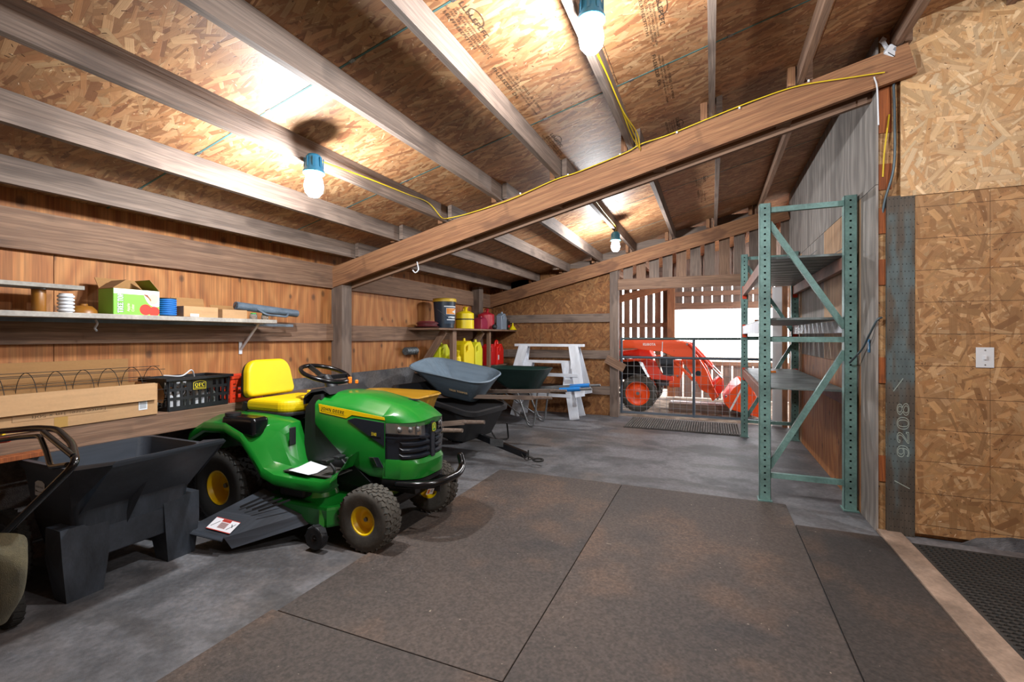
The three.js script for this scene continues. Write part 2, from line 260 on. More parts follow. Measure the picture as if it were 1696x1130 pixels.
// eave plate behind the first purlin
struct('eave_plate', [bx(0.04, 0.14, 9.8, -3.63, 1.95, -2.7, 2), bx(0.04, 0.2, 9.8, -3.75, 2.02, -2.7, 2)], M.brown);
// rafters: paired boards with spacer blocks
function rafter(z, x0, x1, mat, back = true) {
  const o = struct(numbered('rafter')), line = (zz, dy, h, t, m = mat) => part(o, 'board', bar(V(x0, rafY(x0) - h / 2 - 0.006 + dy, zz), V(x1, rafY(x1) - h / 2 - 0.006 + dy, zz), t, h), m);
  line(z - 0.02, 0, 0.205, 0.04);
  if (back) { line(z - 0.18, -0.09, 0.14, 0.04, M.brown); for (let x = x0 + 0.7; x < x1; x += 0.85) part(o, 'spacer_block', bx(0.09, 0.16, 0.12, x, rafY(x) - 0.12, z - 0.1, 1), M.brown); }
  for (const px of PX) if (px < x1 - 0.1 && px > x0) part(o, 'purlin_block', bx(0.045, 0.13, 0.05, px - 0.055, rafY(px) + 0.066, z - 0.03, 1), M.orange);
  return o;
}
rafter(-3.72, XL + 0.02, 1.17, M.orange);
rafter(-7.46, XL, 0.97, M.orange, false);
rafter(0.1, XL + 0.02, 2.9, M.orange);

// left wall: fir plywood on posts, girts, a concrete stem wall
const wl = struct('wall_left');
part(wl, 'sheathing', uvm(new THREE.BoxGeometry(0.1, 2.4, 13.2).translate(XL - 0.07, 1.2, -4.3), 2), M.ply);
[2.2, 0.93, -0.29, -1.51, -2.73, -3.95, -5.17, -6.39, -7.6].forEach((z, i, a) => { if (i + 1 < a.length) part(wl, 'plywood_panel', bx(0.012, 1.12, z - a[i + 1] - 0.004, XL - 0.006, 1.44, (z + a[i + 1]) / 2, 2), M.ply); });
part(wl, 'stem_wall', uvm(new THREE.BoxGeometry(0.08, 0.89, 9.8).translate(XL - 0.02, 0.445, -2.7), 2), M.stem);
part(wl, 'girt', bx(0.04, 0.17, 5.93, XL + 0.02, 1.335, -0.77, 2), M.brown); part(wl, 'girt', bx(0.04, 0.17, 3.7, XL + 0.02, 1.325, -5.75, 2), M.brown);
part(wl, 'top_girt', bx(0.045, 0.15, 5.93, XL + 0.022, 1.865, -0.77, 2), M.brown); part(wl, 'top_girt', bx(0.045, 0.15, 3.7, XL + 0.022, 1.865, -5.75, 2), M.brown);
struct('ledge_beam', uvm(new RoundedBoxGeometry(0.24, 0.14, 5.9, 2, 0.008), 2).translate(-3.485, 0.715, -0.75), M.brown);
for (const z of [0.1, -3.81, -6.9]) struct(numbered('wall_post'), bx(0.14, z < -6 ? 2.1 : 2.02, 0.14, XL + 0.08, z < -6 ? 1.05 : 1.0, z, 1), M.grey);

// wall behind the camera and far right, so that the room is closed
struct('wall_near', uvm(new THREE.BoxGeometry(7.4, 4, 0.1).translate(-0.3, 2, 2.27), 1), M.osbWall);
struct('wall_right', uvm(new THREE.BoxGeometry(0.1, 4, 6.2).translate(3.25, 2, -0.8), 1), M.osbWall);

// far wall: strand board left of the gate, slats over it
const wb = struct('wall_back');
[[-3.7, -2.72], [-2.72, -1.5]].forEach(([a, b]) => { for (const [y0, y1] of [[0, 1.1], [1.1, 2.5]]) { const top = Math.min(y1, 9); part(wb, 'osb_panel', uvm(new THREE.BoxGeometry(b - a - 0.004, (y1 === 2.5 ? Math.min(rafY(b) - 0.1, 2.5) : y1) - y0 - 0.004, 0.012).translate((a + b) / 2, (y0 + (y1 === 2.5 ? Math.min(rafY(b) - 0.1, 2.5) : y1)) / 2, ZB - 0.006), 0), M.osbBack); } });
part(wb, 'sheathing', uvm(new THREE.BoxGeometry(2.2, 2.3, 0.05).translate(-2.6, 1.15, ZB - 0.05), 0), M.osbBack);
for (const y of [0.41, 0.99, 1.59]) part(wb, 'girt', bx(2.15, 0.135, 0.04, -2.575, y, ZB + 0.02), M.grey);
part(wb, 'gate_post', bx(0.13, 2.42, 0.13, -1.44, 1.21, ZB + 0.02, 1), M.grey);
part(wb, 'short_board', bar(V(-1.56, 0.93, ZB + 0.11), V(-1.27, 0.78, ZB + 0.11), 0.03, 0.13), M.brown, 'short weathered board nailed across the gate post');
part(wb, 'lintel', bx(2.36, 0.17, 0.05, -0.2, 2.11, ZB + 0.06), M.brown);
part(wb, 'jamb_post', bx(0.06, 2.1, 0.1, 0.95, 1.05, ZB - 0.02, 1), M.orange); part(wb, 'jamb_board', bx(0.12, 2.0, 0.02, 0.86, 1.0, ZB - 0.06, 1), M.white);
for (let x = -1.3, i = 0; x < 1.0; x += 0.2, i++) { const top = rafY(x) + 0.02; part(wb, 'slat', bx(0.145, top - 2.1, 0.022, x + 0.07, (top + 2.1) / 2, ZB - 0.0, 1), i % 3 === 1 ? M.brown : M.grey); }
for (const [i, x] of PX.entries()) if (x < 0.9 && i) { const xm = (x + PX[i - 1]) / 2; part(wb, 'blocking_board', bx(0.5, 0.15, 0.03, xm, rafY(xm) + 0.06, ZB - 0.04), M.grey); }

// grey weathered plywood partition on the right
const wr = struct('wall_partition');
const pan = (z0, z1, y0, y1, m) => part(wr, 'plywood_panel', bx(0.014, y1 - y0 - 0.004, z0 - z1 - 0.004, XR + 0.007, (y0 + y1) / 2, (z0 + z1) / 2, 2), m);
pan(-3.8, -4.14, 0, 2.3, M.plyGrey); pan(-3.8, -6.24, 2.3, 3.28, M.plyGrey); pan(-6.24, -7.6, 2.3, 3.28, M.plyGrey);
pan(-4.14, -5.36, 1.08, 2.3, M.plyTan); pan(-5.36, -6.58, 1.08, 2.3, M.plyGrey); pan(-6.58, -7.6, 1.08, 2.3, M.plyTan);
pan(-4.14, -5.36, 0, 1.08, M.ply); pan(-5.36, -6.58, 0, 1.08, M.ply); pan(-6.58, -7.6, 0, 1.08, M.plyTan);
part(wr, 'stud', bx(0.05, 3.2, 0.1, XR + 0.14, 1.6, -3.98, 1), M.brown);
for (const y of [0.42, 1.07, 1.72, 2.06, 2.35, 2.8]) part(wr, 'block', bx(0.07, y === 2.8 ? 0.32 : 0.17, 0.04, XR + 0.052, y, ZO - 0.03, 1), M.fresh);
part(wr, 'backing', bx(0.12, 3.4, 0.03, XR + 0.08, 1.7, -4.2, 1), M.brown);
part(wr, 'sheathing', bx(0.04, 3.4, 3.5, XR + 0.13, 1.7, -5.8, 1), M.brown);

// strand-board wall facing the camera at the right, with a nail-plated plank beside it
const wo = struct('wall_side');
const plate = std({ map: canvasTex(256, 2048, (g, w, h) => {
  const im = g.createImageData(w, h); for (let y = 0; y < h; y++) for (let x = 0; x < w; x++) { const i = (y * w + x) * 4, n = fbm(x / w, y / h, 3, 16, 151, 4), s = fbm(x / w, y / h, 30, 3, 157, 2), b = ss(0.45, 0.7, fbm(x / w, y / h, 2, 8, 161, 3)); let c = mix(hex('#4a423b'), hex('#5d5348'), s); c = mix(c, hex('#56666a'), b * 0.8); const k = 0.8 + n * 0.4; im.data[i] = c[0] * k * 255; im.data[i + 1] = c[1] * k * 255; im.data[i + 2] = c[2] * k * 255; im.data[i + 3] = 255; }
  g.putImageData(im, 0, 0);
  for (let y = 14; y < h; y += 44) for (let x = 20 + ((y / 44 | 0) % 2) * 14; x < w; x += 36) { g.fillStyle = 'rgba(18,16,14,0.85)'; g.fillRect(x, y, 6, 9); g.fillStyle = 'rgba(150,150,140,0.5)'; g.fillRect(x, y + 9, 6, 2); }
  g.strokeStyle = 'rgba(190,205,195,0.75)'; g.fillStyle = 'rgba(190,205,195,0.7)'; g.save(); g.translate(150, 1580); g.rotate(-Math.PI / 2); g.font = '150px serif'; g.textBaseline = 'middle'; g.lineWidth = 4; g.strokeText('9208', 0, 0); g.restore();
  g.lineWidth = 5; g.beginPath(); g.moveTo(70, 1720); g.lineTo(210, 1760); g.moveTo(60, 1180); g.lineTo(150, 1100); g.stroke();
}), roughness: 0.7, metalness: 0.15 });
part(wo, 'plated_plank', new THREE.BoxGeometry(0.145, 2.21, 0.03).translate(1.128, 1.105, ZO - 0.0), plate, 'dark plank with rows of nail-plate teeth and chalk figures');
const osbLines = osb(['#ac8054', '#bc9062', '#9c7046', '#c8a276', '#8e623a', '#b48858'].map(hex), 4200, 1.9, (g, w, h) => { g.strokeStyle = 'rgba(45,25,12,0.8)'; g.lineWidth = 2.2; for (let i = 0; i < 6; i++) { const y = (i + 0.5) * h / 6; g.beginPath(); g.moveTo(0, y); for (let x = 0; x <= w; x += 64) g.lineTo(x, y + rr(-1.2, 1.2)); g.stroke(); } for (let i = 0; i < 3; i++) { g.globalAlpha = 0.6; const x = (i + 0.9) * w / 3; g.beginPath(); g.moveTo(x, 0); g.lineTo(x, h); g.stroke(); } }, 1.57);
const osbPrinted = std({ map: osbLines, roughness: 0.7, bumpMap: osbLines, bumpScale: 0.001 });
const osbP = (x0, x1, y0, y1, m, z = ZO) => part(wo, 'osb_panel', uvm(new THREE.BoxGeometry(x1 - x0 - 0.004, y1 - y0 - 0.004, 0.012).translate((x0 + x1) / 2, (y0 + y1) / 2, z + 0.012), 0, 0.02, 0.085), m);
osbP(1.2, 2.42, 0.03, 2.2, osbPrinted); osbP(2.42, 3.2, 0.03, 2.2, osbPrinted); osbP(1.125, 2.34, 2.2, 3.42, M.osbNew); osbP(2.34, 3.2, 2.2, 3.6, M.osbNew);
part(wo, 'backing', bx(2.2, 3.6, 0.08, 2.12, 1.8, ZO - 0.06, 1), M.osbWall);
part(wo, 'concrete_patch', ext([[1.42, 0], [1.5, 0.05], [1.66, 0.08], [1.9, 0.075], [2.1, 0.03], [2.3, 0]], 0.012).translate(0, 0, ZO + 0.018), M.stem);

// the lean-to bay beyond the gate, where the tractor stands: slatted far wall with a wide opening
const ZF = -10.6, wf = struct('wall_far');
for (let x = -2.4, i = 0; x < -0.9; x += 0.165, i++) part(wf, 'slat', bx(0.125, 2.3, 0.02, x, 1.3, ZF, 1), i % 2 ? M.grey : M.brown);
for (const y of [1.53, 1.0]) part(wf, 'rail', bx(1.7, 0.1, 0.04, -1.65, y, ZF + 0.04), M.brown);
part(wf, 'post', bx(0.15, 2.5, 0.15, -0.8, 1.25, ZF + 0.05, 1), M.orange);
for (let x = -0.66, i = 0; x < 2.5; x += 0.19, i++) { part(wf, 'slat', bx(0.16, 0.75, 0.02, x, 0.37, ZF, 1), M.grey); part(wf, 'slat', bx(0.17, 1.2, 0.02, x, 2.5, ZF, 1), M.grey); }
part(wf, 'rail', bx(3.3, 0.08, 0.05, 0.9, 0.72, ZF + 0.04), M.brown); part(wf, 'rail', bx(3.3, 0.14, 0.05, 0.9, 1.92, ZF + 0.04), M.brown); part(wf, 'rail', bx(3.3, 0.1, 0.05, 0.9, 2.18, ZF + 0.04), M.brown);
part(wf, 'upper_rafter', bar(V(-2.4, 1.98, ZF + 0.12), V(-0.6, 2.42, ZF + 0.12), 0.05, 0.16), M.orange);
part(wf, 'boarding', bx(5, 0.9, 0.02, 0, 2.95, ZF - 0.03, 0), M.grey);
struct('wall_bay_left', uvm(new THREE.BoxGeometry(0.06, 2.5, 3).translate(-3.6, 1.25, -9.15), 1), M.osbWall);
struct('wall_bay_right', uvm(new THREE.BoxGeometry(0.06, 3.6, 3.8).translate(2.55, 1.8, -5.75), 1), M.osbWall);
// ---------- lamps ----------
function lamp(x, y, z, label, turn = 0) {
  const t = thing('work_lamp', label, 'lamp', [x, y, z], turn, 'caged work lamps under the purlins');
  part(t, 'socket', mg([lathe([[0, 0.1], [0.035, 0.1], [0.045, 0.085], [0.05, 0.03], [0.062, 0.0], [0.06, -0.012], [0, -0.012]], 20)]), M.cyan, 'blue plastic socket');
  const fins = []; for (let k = 0; k < 8; k++) fins.push(new THREE.BoxGeometry(0.006, 0.06, 0.012).translate(0.052, 0.05, 0).rotateY(k * Math.PI / 4)); part(t, 'fin_ring', fins, M.cyan);
  part(t, 'bulb', lathe([[0, -0.15], [0.03, -0.145], [0.05, -0.12], [0.056, -0.085], [0.05, -0.05], [0.04, -0.014], [0, -0.014]], 24), std({ color: 0xffffff, emissive: 0xffffff, emissiveIntensity: 14, roughness: 0.5 }), 'glowing white bulb');
  const l = new THREE.PointLight(LAMPC, LAMP, 0, 2); l.position.set(0, -0.085, 0); l.castShadow = true; l.shadow.radius = 2.2; l.name = 'lamp_light'; t.add(l);
  return t;
}
lamp(-2.17, 2.27, -2.09, 'glowing work lamp with blue socket hanging above the riding mower');
lamp(-0.49, 2.7, -2.04, 'glowing work lamp on the purlin with the coiled yellow cable');
lamp(-1.11, 2.5, -5.9, 'glowing work lamp in the far bay beyond the main rafter');
lamp(1.9, 2.9, -1.2, 'glowing work lamp over the side passage by the strand-board wall');
// ---------- wheels ----------
// tyre mesh with rim and tread as its pieces; axis along z, centred on the origin, outer side +z
function wheel(parent, name, [x, y, z], r, w, rimR, tyreM, rimM, side = 1, lugs = 24, rows = 3, lugH = 0.006, dish = 0.4) {
  const h = w / 2, ty = lathe([[rimR, -h * 0.8], [rimR + 0.01, -h * 0.95], [r * 0.8, -h], [r * 0.94, -h * 0.92], [r - lugH, -h * 0.7], [r - lugH * 0.6, 0], [r - lugH, h * 0.7], [r * 0.94, h * 0.92], [r * 0.8, h], [rimR + 0.01, h * 0.95], [rimR, h * 0.8]], 40).rotateX(Math.PI / 2);
  const t = part(parent, name, ty, tyreM); t.position.set(x, y, z);
  const rim = lathe([[rimR + 0.003, h * 0.8], [rimR + 0.006, h * 0.86], [rimR - 0.008, h * 0.86], [rimR - 0.015, h * (0.8 - dish)], [rimR * 0.45, h * (0.75 - dish)], [rimR * 0.38, h * (0.95 - dish)], [rimR * 0.2, h * (1.0 - dish)], [0.0, h * (1.0 - dish)]], 32);
  const back = lathe([[rimR + 0.003, -h * 0.8], [rimR - 0.01, -h * 0.8], [rimR - 0.02, -h * 0.3], [rimR * 0.3, -h * 0.2], [0, -h * 0.2]], 32);
  part(t, 'rim', rim.rotateX(Math.PI / 2 * side), rimM); part(t, 'rim_back', back.rotateX(Math.PI / 2 * side), rimM); part(t, 'hub', cyl(V(0, 0, side * h * (0.9 - dish)), V(0, 0, side * h * (1.15 - dish)), rimR * 0.16, rimR * 0.14, 14), M.steel);
  const tr = []; for (let k = 0; k < lugs; k++) for (let q = 0; q < rows; q++) { const a = (k + (q % 2) * 0.5) / lugs * Math.PI * 2, zz = ((q + 0.5) / rows - 0.5) * w * 0.9, rd = r - lugH * 0.9 - Math.abs(zz / h) ** 3 * r * 0.05;
    tr.push(new THREE.BoxGeometry(lugH * 2, 2 * Math.PI * r / lugs * 0.62, w * 0.86 / rows).rotateX((q % 2 ? 1 : -1) * 0.35).translate(rd, 0, zz).rotateZ(a)); }
  part(t, 'tread', tr, tyreM); return t;
}
// ---------- riding mower ----------
{
  const t = thing('riding_mower', 'green riding lawn mower with yellow seat and black discharge chute', 'lawn mower', [-3.12, 0, -2.63]);
  const hwS = (x) => 0.25 - 0.046 * (x - 0.66), lin = (x, xs, ys) => { for (let i = 1; i < xs.length; i++) if (x <= xs[i]) return lerp(ys[i - 1], ys[i], (x - xs[i - 1]) / (xs[i] - xs[i - 1])); return ys[ys.length - 1]; };
  const yc = (x) => lin(x, [0.66, 0.95, 1.2, 1.5], [0.915, 0.908, 0.865, 0.775]), ysh = (x) => lin(x, [0.66, 0.95, 1.2, 1.5], [0.855, 0.83, 0.785, 0.75]), yb = (x) => lin(x, [0.66, 0.8, 0.95, 1.1, 1.3], [0.7, 0.58, 0.46, 0.4, 0.39]);
  const topY = (x, z) => { const h = hwS(x) - 0.012, a = Math.abs(z), c = 0.12 + 0.02 * (1.2 - x); return a < c ? yc(x) - 0.008 * (a / c) ** 2 : lerp(yc(x) - 0.008, ysh(x), (a - c) / (h - c)); };
  const N = 20, zs = (h) => Array.from({ length: N + 1 }, (_, j) => (1 - 2 * j / N) * h);
  const sec = (x) => { const h = hwS(x), hi = h - 0.012; return [V(x, yb(x), h - 0.004), V(x, yb(x) + 0.02, h), V(x, ysh(x) - 0.02, h), ...zs(hi).map((z) => V(x, topY(x, z), z)), V(x, ysh(x) - 0.02, -h), V(x, yb(x) + 0.02, -h), V(x, yb(x), -h + 0.004)]; };
  const hood = part(t, 'hood', skin([0.66, 0.73, 0.8, 0.88, 0.95, 1.02, 1.1, 1.16, 1.22].map(sec)), M.green);
  const W0 = hwS(1.2), nose = (z) => 1.2 + 0.235 * Math.max(0, 1 - Math.abs(z / W0) ** 4) ** 0.55, zz = zs(W0);
  const cap = []; for (let s = 0; s <= 6; s++) { const f = s / 6; cap.push(zz.map((z) => { const e = V(nose(z), 0.748 + 0.018 * (1 - Math.abs(z / W0)), z), b = V(1.2, topY(1.2, z * 0.95), z); return e.lerp(b, f).add(V(0, Math.sin(f * Math.PI) * 0.02, 0)); })); }
  cap.unshift(zz.map((z) => V(nose(z) - 0.012, 0.725, z * 0.97))); part(t, 'hood_nose', skin(cap), M.green);
  part(t, 'hood_slot', bx(0.12, 0.006, 0.03, 1.22, 0.861, -0.06), M.navy).rotation.z = 0;
  const band = (ys, m, name, k = 1, lo = -1, hi = 1, n = 24) => part(t, name, skin(Array.from({ length: n + 1 }, (_, i) => { const z = lerp(lo, hi, i / n) * W0; return ys.map(([y, d]) => V((nose(z) - d) * k + (1 - k) * 1.2, y, z * (1 - d * 0.4))); })), m);
  band([[0.385, 0.03], [0.395, 0.0], [0.49, -0.008], [0.515, 0.01], [0.515, 0.05]].reverse(), M.green, 'hood_lip'); band([[0.33, 0.06], [0.36, 0.01], [0.388, 0.004]].reverse(), M.black, 'chin_guard');
  band([[0.51, 0.035], [0.62, 0.028], [0.73, 0.035]].reverse(), M.navy, 'grille');
  for (const s of [-1, 1]) for (const y of [0.535, 0.575, 0.615, 0.65]) { const z0 = 0.035, z1 = y > 0.64 ? 0.12 : 0.2; part(t, 'grille_slat', skin(Array.from({ length: 9 }, (_, i) => { const z = s * lerp(z0, z1, i / 8), x = nose(z); return [V(x - 0.03, y - 0.012, z), V(x - 0.006, y - 0.01, z), V(x - 0.004, y + 0.004, z), V(x - 0.03, y + 0.016, z)]; }), false), M.navy); }
  part(t, 'grille_rib', ext([[0, 0.51], [0.012, 0.51], [0.006, 0.74], [-0.01, 0.74]], 0.045, 0.004).translate(1.424, 0, -0.0225), M.navy);
  for (const s of [-1, 1]) {
    const strip = (d, y0, y1, a, b) => skin(Array.from({ length: 11 }, (_, i) => { const z = s * lerp(a, b, i / 10), x = nose(z); return [V(x - d, y0 + 0.02 * (i / 10), z), V(x - d - 0.004, y1, z)]; }));
    const hl = part(t, 'headlight', strip(0.02, 0.664, 0.744, 0.1, 0.222), M.chrome, 'clear headlight'); for (const b of [0.125, 0.165, 0.2]) part(hl, 'reflector_bowl', new THREE.SphereGeometry(0.021, 14, 8, 0, 6.283, 0, 1.5).rotateZ(-Math.PI / 2).translate(nose(b) - 0.028, 0.706, s * b), M.steel); part(hl, 'divider', rb(0.006, 0.07, 0.005, 0.001, nose(0.145) - 0.01, 0.705, s * 0.145), M.navy); part(hl, 'lens', strip(-0.003, 0.66, 0.746, 0.095, 0.2255), M.lens); part(hl, 'bezel', skin(Array.from({ length: 11 }, (_, i) => { const z = s * lerp(0.09, 0.226, i / 10), x = nose(z); return [V(x - 0.03, 0.645, z), V(x + 0.002, 0.65, z), V(x + 0.002, 0.662, z)]; })), M.navy);
  }
  // emblem, side stripe, side vent panels, model lettering
  const emb = print(128, 160, (g, w, h) => { g.fillStyle = '#e8d21a'; g.beginPath(); g.roundRect(4, 4, w - 8, h - 8, 44); g.fill(); g.fillStyle = '#1f7a2a'; g.beginPath(); g.roundRect(14, 14, w - 28, h - 28, 36); g.fill(); g.strokeStyle = '#e8d21a'; g.lineWidth = 11; g.lineCap = 'round'; g.beginPath(); g.moveTo(34, 104); g.lineTo(58, 84); g.lineTo(94, 100); g.moveTo(58, 84); g.lineTo(56, 50); g.moveTo(58, 66); g.lineTo(86, 72); g.moveTo(44, 36); g.lineTo(56, 50); g.lineTo(72, 34); g.stroke(); });
  part(t, 'emblem', sheet(0.045, 0.058, 0.004).rotateY(Math.PI / 2).translate(1.4385, 0.7, 0), emb, 'oval green and yellow badge');
  for (const s of [1, -1]) {
    const side = (pts, d, off) => { const g = ext(pts, d, 0.0006); const p = g.attributes.position; for (let i = 0; i < p.count; i++) { const x = p.getX(i); p.setZ(i, s * (hwS(x) + off + (p.getZ(i) - 0) * 1)); } g.computeVertexNormals(); return g; };
    const stripePts = [[0.69, 0.842], [0.7, 0.786], [0.92, 0.758], [0.965, 0.782], [1.22, 0.764], [1.215, 0.782], [0.97, 0.812]];
    part(t, 'stripe', side(stripePts, 0.0015, 0.0005), M.yellow, 'yellow stripe along the hood');
    part(t, 'vent_panel', side([[0.93, 0.748], [0.99, 0.765], [1.215, 0.748], [1.215, 0.6], [1.15, 0.63]], 0.004, 0.0005), M.navy);
    part(t, 'side_scoop', side([[1.1, 0.52], [1.17, 0.525], [1.21, 0.465], [1.14, 0.46]], 0.003, 0.0005), M.navy); part(t, 'scoop_trim', side([[1.1, 0.52], [1.135, 0.522], [1.165, 0.468], [1.14, 0.46]], 0.004, 0.003), M.chrome);
    const txt = (w, h, word, color, px) => std({ map: canvasTex(512, 96, (g) => { g.fillStyle = color[0]; g.fillRect(0, 0, 512, 96); g.fillStyle = color[1]; g.font = 'bold ' + px + 'px sans-serif'; g.textBaseline = 'middle'; g.textAlign = 'center'; g.fillText(word, 256, 50, 490); }), roughness: 0.45 });
    const put = (m, w, h, x, y, tilt) => { const q = part(t, 'lettering', sheet(w, h, 0.0006), m); q.position.set(x, y, s * (hwS(x) + 0.0026 + (m.userData.o || 0))); q.rotation.set(0, s > 0 ? 0.046 : Math.PI - 0.046, s * tilt); return q; };
    put(txt(0, 0, 'JOHN DEERE', ['#f2c800', '#14180f'], 84), 0.2, 0.034, 0.81, 0.803, -0.115);
    const m2 = txt(0, 0, 'S140', ['#1d222c', '#e8d21a'], 92); m2.userData.o = 0.004; put(m2, 0.1, 0.03, 1.14, 0.672, -0.05);
  }
  // frame covers, dash, steering
  part(t, 'frame_cover', skin([-1, 1].map((s) => [V(0.52, 0.45, s * 0.215), V(0.52, 0.8, s * 0.2), V(0.6, 0.89, s * 0.2), V(0.68, 0.9, s * 0.22), V(0.72, 0.7, s * 0.235), V(0.96, 0.47, s * 0.235), V(1.1, 0.36, s * 0.225), V(1.1, 0.3, s * 0.2), V(0.6, 0.34, s * 0.2)]), true, true), M.black);
  part(t, 'dash', skin([[-0.2, 0], [-0.19, 0.02], [0.19, 0.02], [0.2, 0]].map(([z, d]) => [V(0.5, 0.82, z), V(0.5, 0.86 + d, z), V(0.57, 0.905 + d, z), V(0.68, 0.925 + d, z), V(0.74, 0.9, z)])), M.black);
  part(t, 'choke_knob', rb(0.022, 0.05, 0.03, 0.008, 0.66, 0.97, -0.08), M.orangeTip, 'orange choke lever'); part(t, 'throttle_knob', rb(0.02, 0.03, 0.022, 0.007, 0.68, 0.955, -0.13), M.orangeTip); part(t, 'brake_knob', rb(0.03, 0.03, 0.02, 0.008, 0.5, 0.9, 0.15), M.yellow);
  const sw = part(t, 'steering_wheel', new THREE.TorusGeometry(0.17, 0.016, 10, 44), M.gloss); sw.position.set(0.5, 1.02, 0); sw.rotation.set(0, -Math.PI / 2, 0); sw.rotateX(1.25);
  for (const a of [Math.PI / 2, -2.7, -0.44]) part(sw, 'spoke', bar(V(0.02 * Math.cos(a), 0.02 * Math.sin(a), 0.03), V(0.165 * Math.cos(a), 0.165 * Math.sin(a), 0), 0.012, 0.034, V(0, 0, 1)), M.black);
  part(sw, 'hub', lathe([[0, 0.05], [0.03, 0.048], [0.04, 0.03], [0.03, 0], [0, 0]], 20).rotateX(-Math.PI / 2).translate(0, 0, 0.06), M.black);
  part(t, 'steering_column', cyl(V(0.6, 0.88, 0), V(0.51, 1.0, 0), 0.05, 0.028), M.black);
  // fender deck and footrests: slices across, from skirt to tunnel
  const outer = [[-0.34, 0.5], [-0.3, 0.62], [-0.16, 0.69], [0.06, 0.7], [0.22, 0.64], [0.34, 0.52], [0.42, 0.43], [0.52, 0.4], [0.7, 0.395], [0.92, 0.4], [1.0, 0.425], [1.06, 0.47]], inner = [[-0.34, 0.56], [-0.3, 0.69], [-0.16, 0.735], [0.06, 0.745], [0.3, 0.74], [0.46, 0.7], [0.52, 0.55], [0.56, 0.43], [0.72, 0.415], [0.9, 0.415], [0.97, 0.45], [1.02, 0.55]];
  for (const s of [1, -1]) {
    const row = (z, f, dy = 0) => outer.map(([x, y], i) => V(lerp(x, inner[i][0], f), lerp(y, inner[i][1], f) + dy, s * z));
    part(t, 'fender', skin([row(0.452, 0, -0.07), row(0.468, 0, -0.055), row(0.47, 0, -0.02), row(0.458, 0.05, 0), row(0.4, 0.25, 0.008), row(0.34, 0.7, 0.008), row(0.26, 1, 0), row(0.19, 1, 0)]), M.green);
    part(t, 'foot_mat', uvm(new THREE.BoxGeometry(0.4, 0.006, 0.2).translate(0.76, 0.421, s * 0.32)), M.rubber);
    part(t, 'fuel_cover', rb(0.32, 0.13, 0.13, 0.03, 0.17, 0.685, s * 0.392), M.gloss); part(t, 'fuel_cap', cyl(V(0.06, 0.745, s * 0.4), V(0.06, 0.765, s * 0.4), 0.05), M.black);
  }
  part(t, 'rear_body', rb(0.5, 0.3, 0.44, 0.05, -0.12, 0.56, 0), M.green); part(t, 'gear_gate', rb(0.012, 0.12, 0.05, 0.02, 0.51, 0.62, 0.3), M.black);
  // seat
  const bs = new THREE.Shape(); bs.moveTo(-0.2, 0); bs.lineTo(0.2, 0); bs.quadraticCurveTo(0.245, 0.005, 0.245, 0.06); bs.lineTo(0.225, 0.22); bs.quadraticCurveTo(0.2, 0.32, 0.12, 0.325); bs.lineTo(-0.12, 0.325); bs.quadraticCurveTo(-0.2, 0.32, -0.225, 0.22); bs.lineTo(-0.245, 0.06); bs.quadraticCurveTo(-0.245, 0.005, -0.2, 0);
  const back = part(t, 'backrest', ext(bs, 0.085, 0.028, 4).rotateY(Math.PI / 2), M.seat, 'yellow backrest'); back.position.set(-0.1, 0.83, 0); back.rotation.z = 0.16; back.scale.set(0.9, 0.86, 0.86);
  part(back, 'seat_shell', ext(bs, 0.03, 0.008, 2).rotateY(Math.PI / 2).scale(1, 0.97, 0.97).translate(-0.02, 0, 0), M.black);
  const cs = new THREE.Shape(); cs.moveTo(-0.02, -0.23); cs.lineTo(0.3, -0.24); cs.quadraticCurveTo(0.42, -0.22, 0.42, 0); cs.quadraticCurveTo(0.42, 0.22, 0.3, 0.24); cs.lineTo(-0.02, 0.23); cs.closePath();
  const cush = ext(cs, 0.1, 0.035, 4).rotateX(-Math.PI / 2); { const p = cush.attributes.position; for (let i = 0; i < p.count; i++) { const z = p.getZ(i), x = p.getX(i), y = p.getY(i); if (y > 0.06) p.setY(i, y - 0.03 * Math.cos(z * 6) * sat((0.36 - x) * 5)); } cush.computeVertexNormals(); }
  const seat = part(t, 'seat', cush.translate(0, 0.745, 0), M.seat, 'yellow seat cushion'); part(seat, 'seat_pan', ext(cs, 0.03, 0.008, 2).rotateX(-Math.PI / 2).scale(0.98, 1, 1.02).translate(0, 0.725, 0), M.black); part(t, 'seat_bracket', bx(0.34, 0.05, 0.3, 0.2, 0.72, 0), M.black); part(t, 'hinge_arm', bar(V(-0.1, 0.78, 0.2), V(0.02, 0.74, 0.2), 0.02, 0.06), M.black);
  // chassis, axle, bumper
  part(t, 'chassis', [bx(1.5, 0.08, 0.06, 0.65, 0.34, 0.13), bx(1.5, 0.08, 0.06, 0.65, 0.34, -0.13), rb(0.4, 0.18, 0.34, 0.03, 0, 0.3, 0), rb(0.26, 0.2, 0.3, 0.04, 1.0, 0.42, 0)], M.black); part(t, 'front_axle', [rb(0.05, 0.05, 0.6, 0.01, 1.2, 0.22, 0), cyl(V(1.2, 0.19, -0.27), V(1.2, 0.32, -0.27), 0.02), cyl(V(1.2, 0.19, 0.27), V(1.2, 0.32, 0.27), 0.02), cyl(V(1.2, 0.19, -0.3), V(1.2, 0.19, 0.3), 0.016)], M.black);
  part(t, 'tie_rod', cyl(V(1.12, 0.2, -0.25), V(1.12, 0.2, 0.25), 0.009), M.steel);
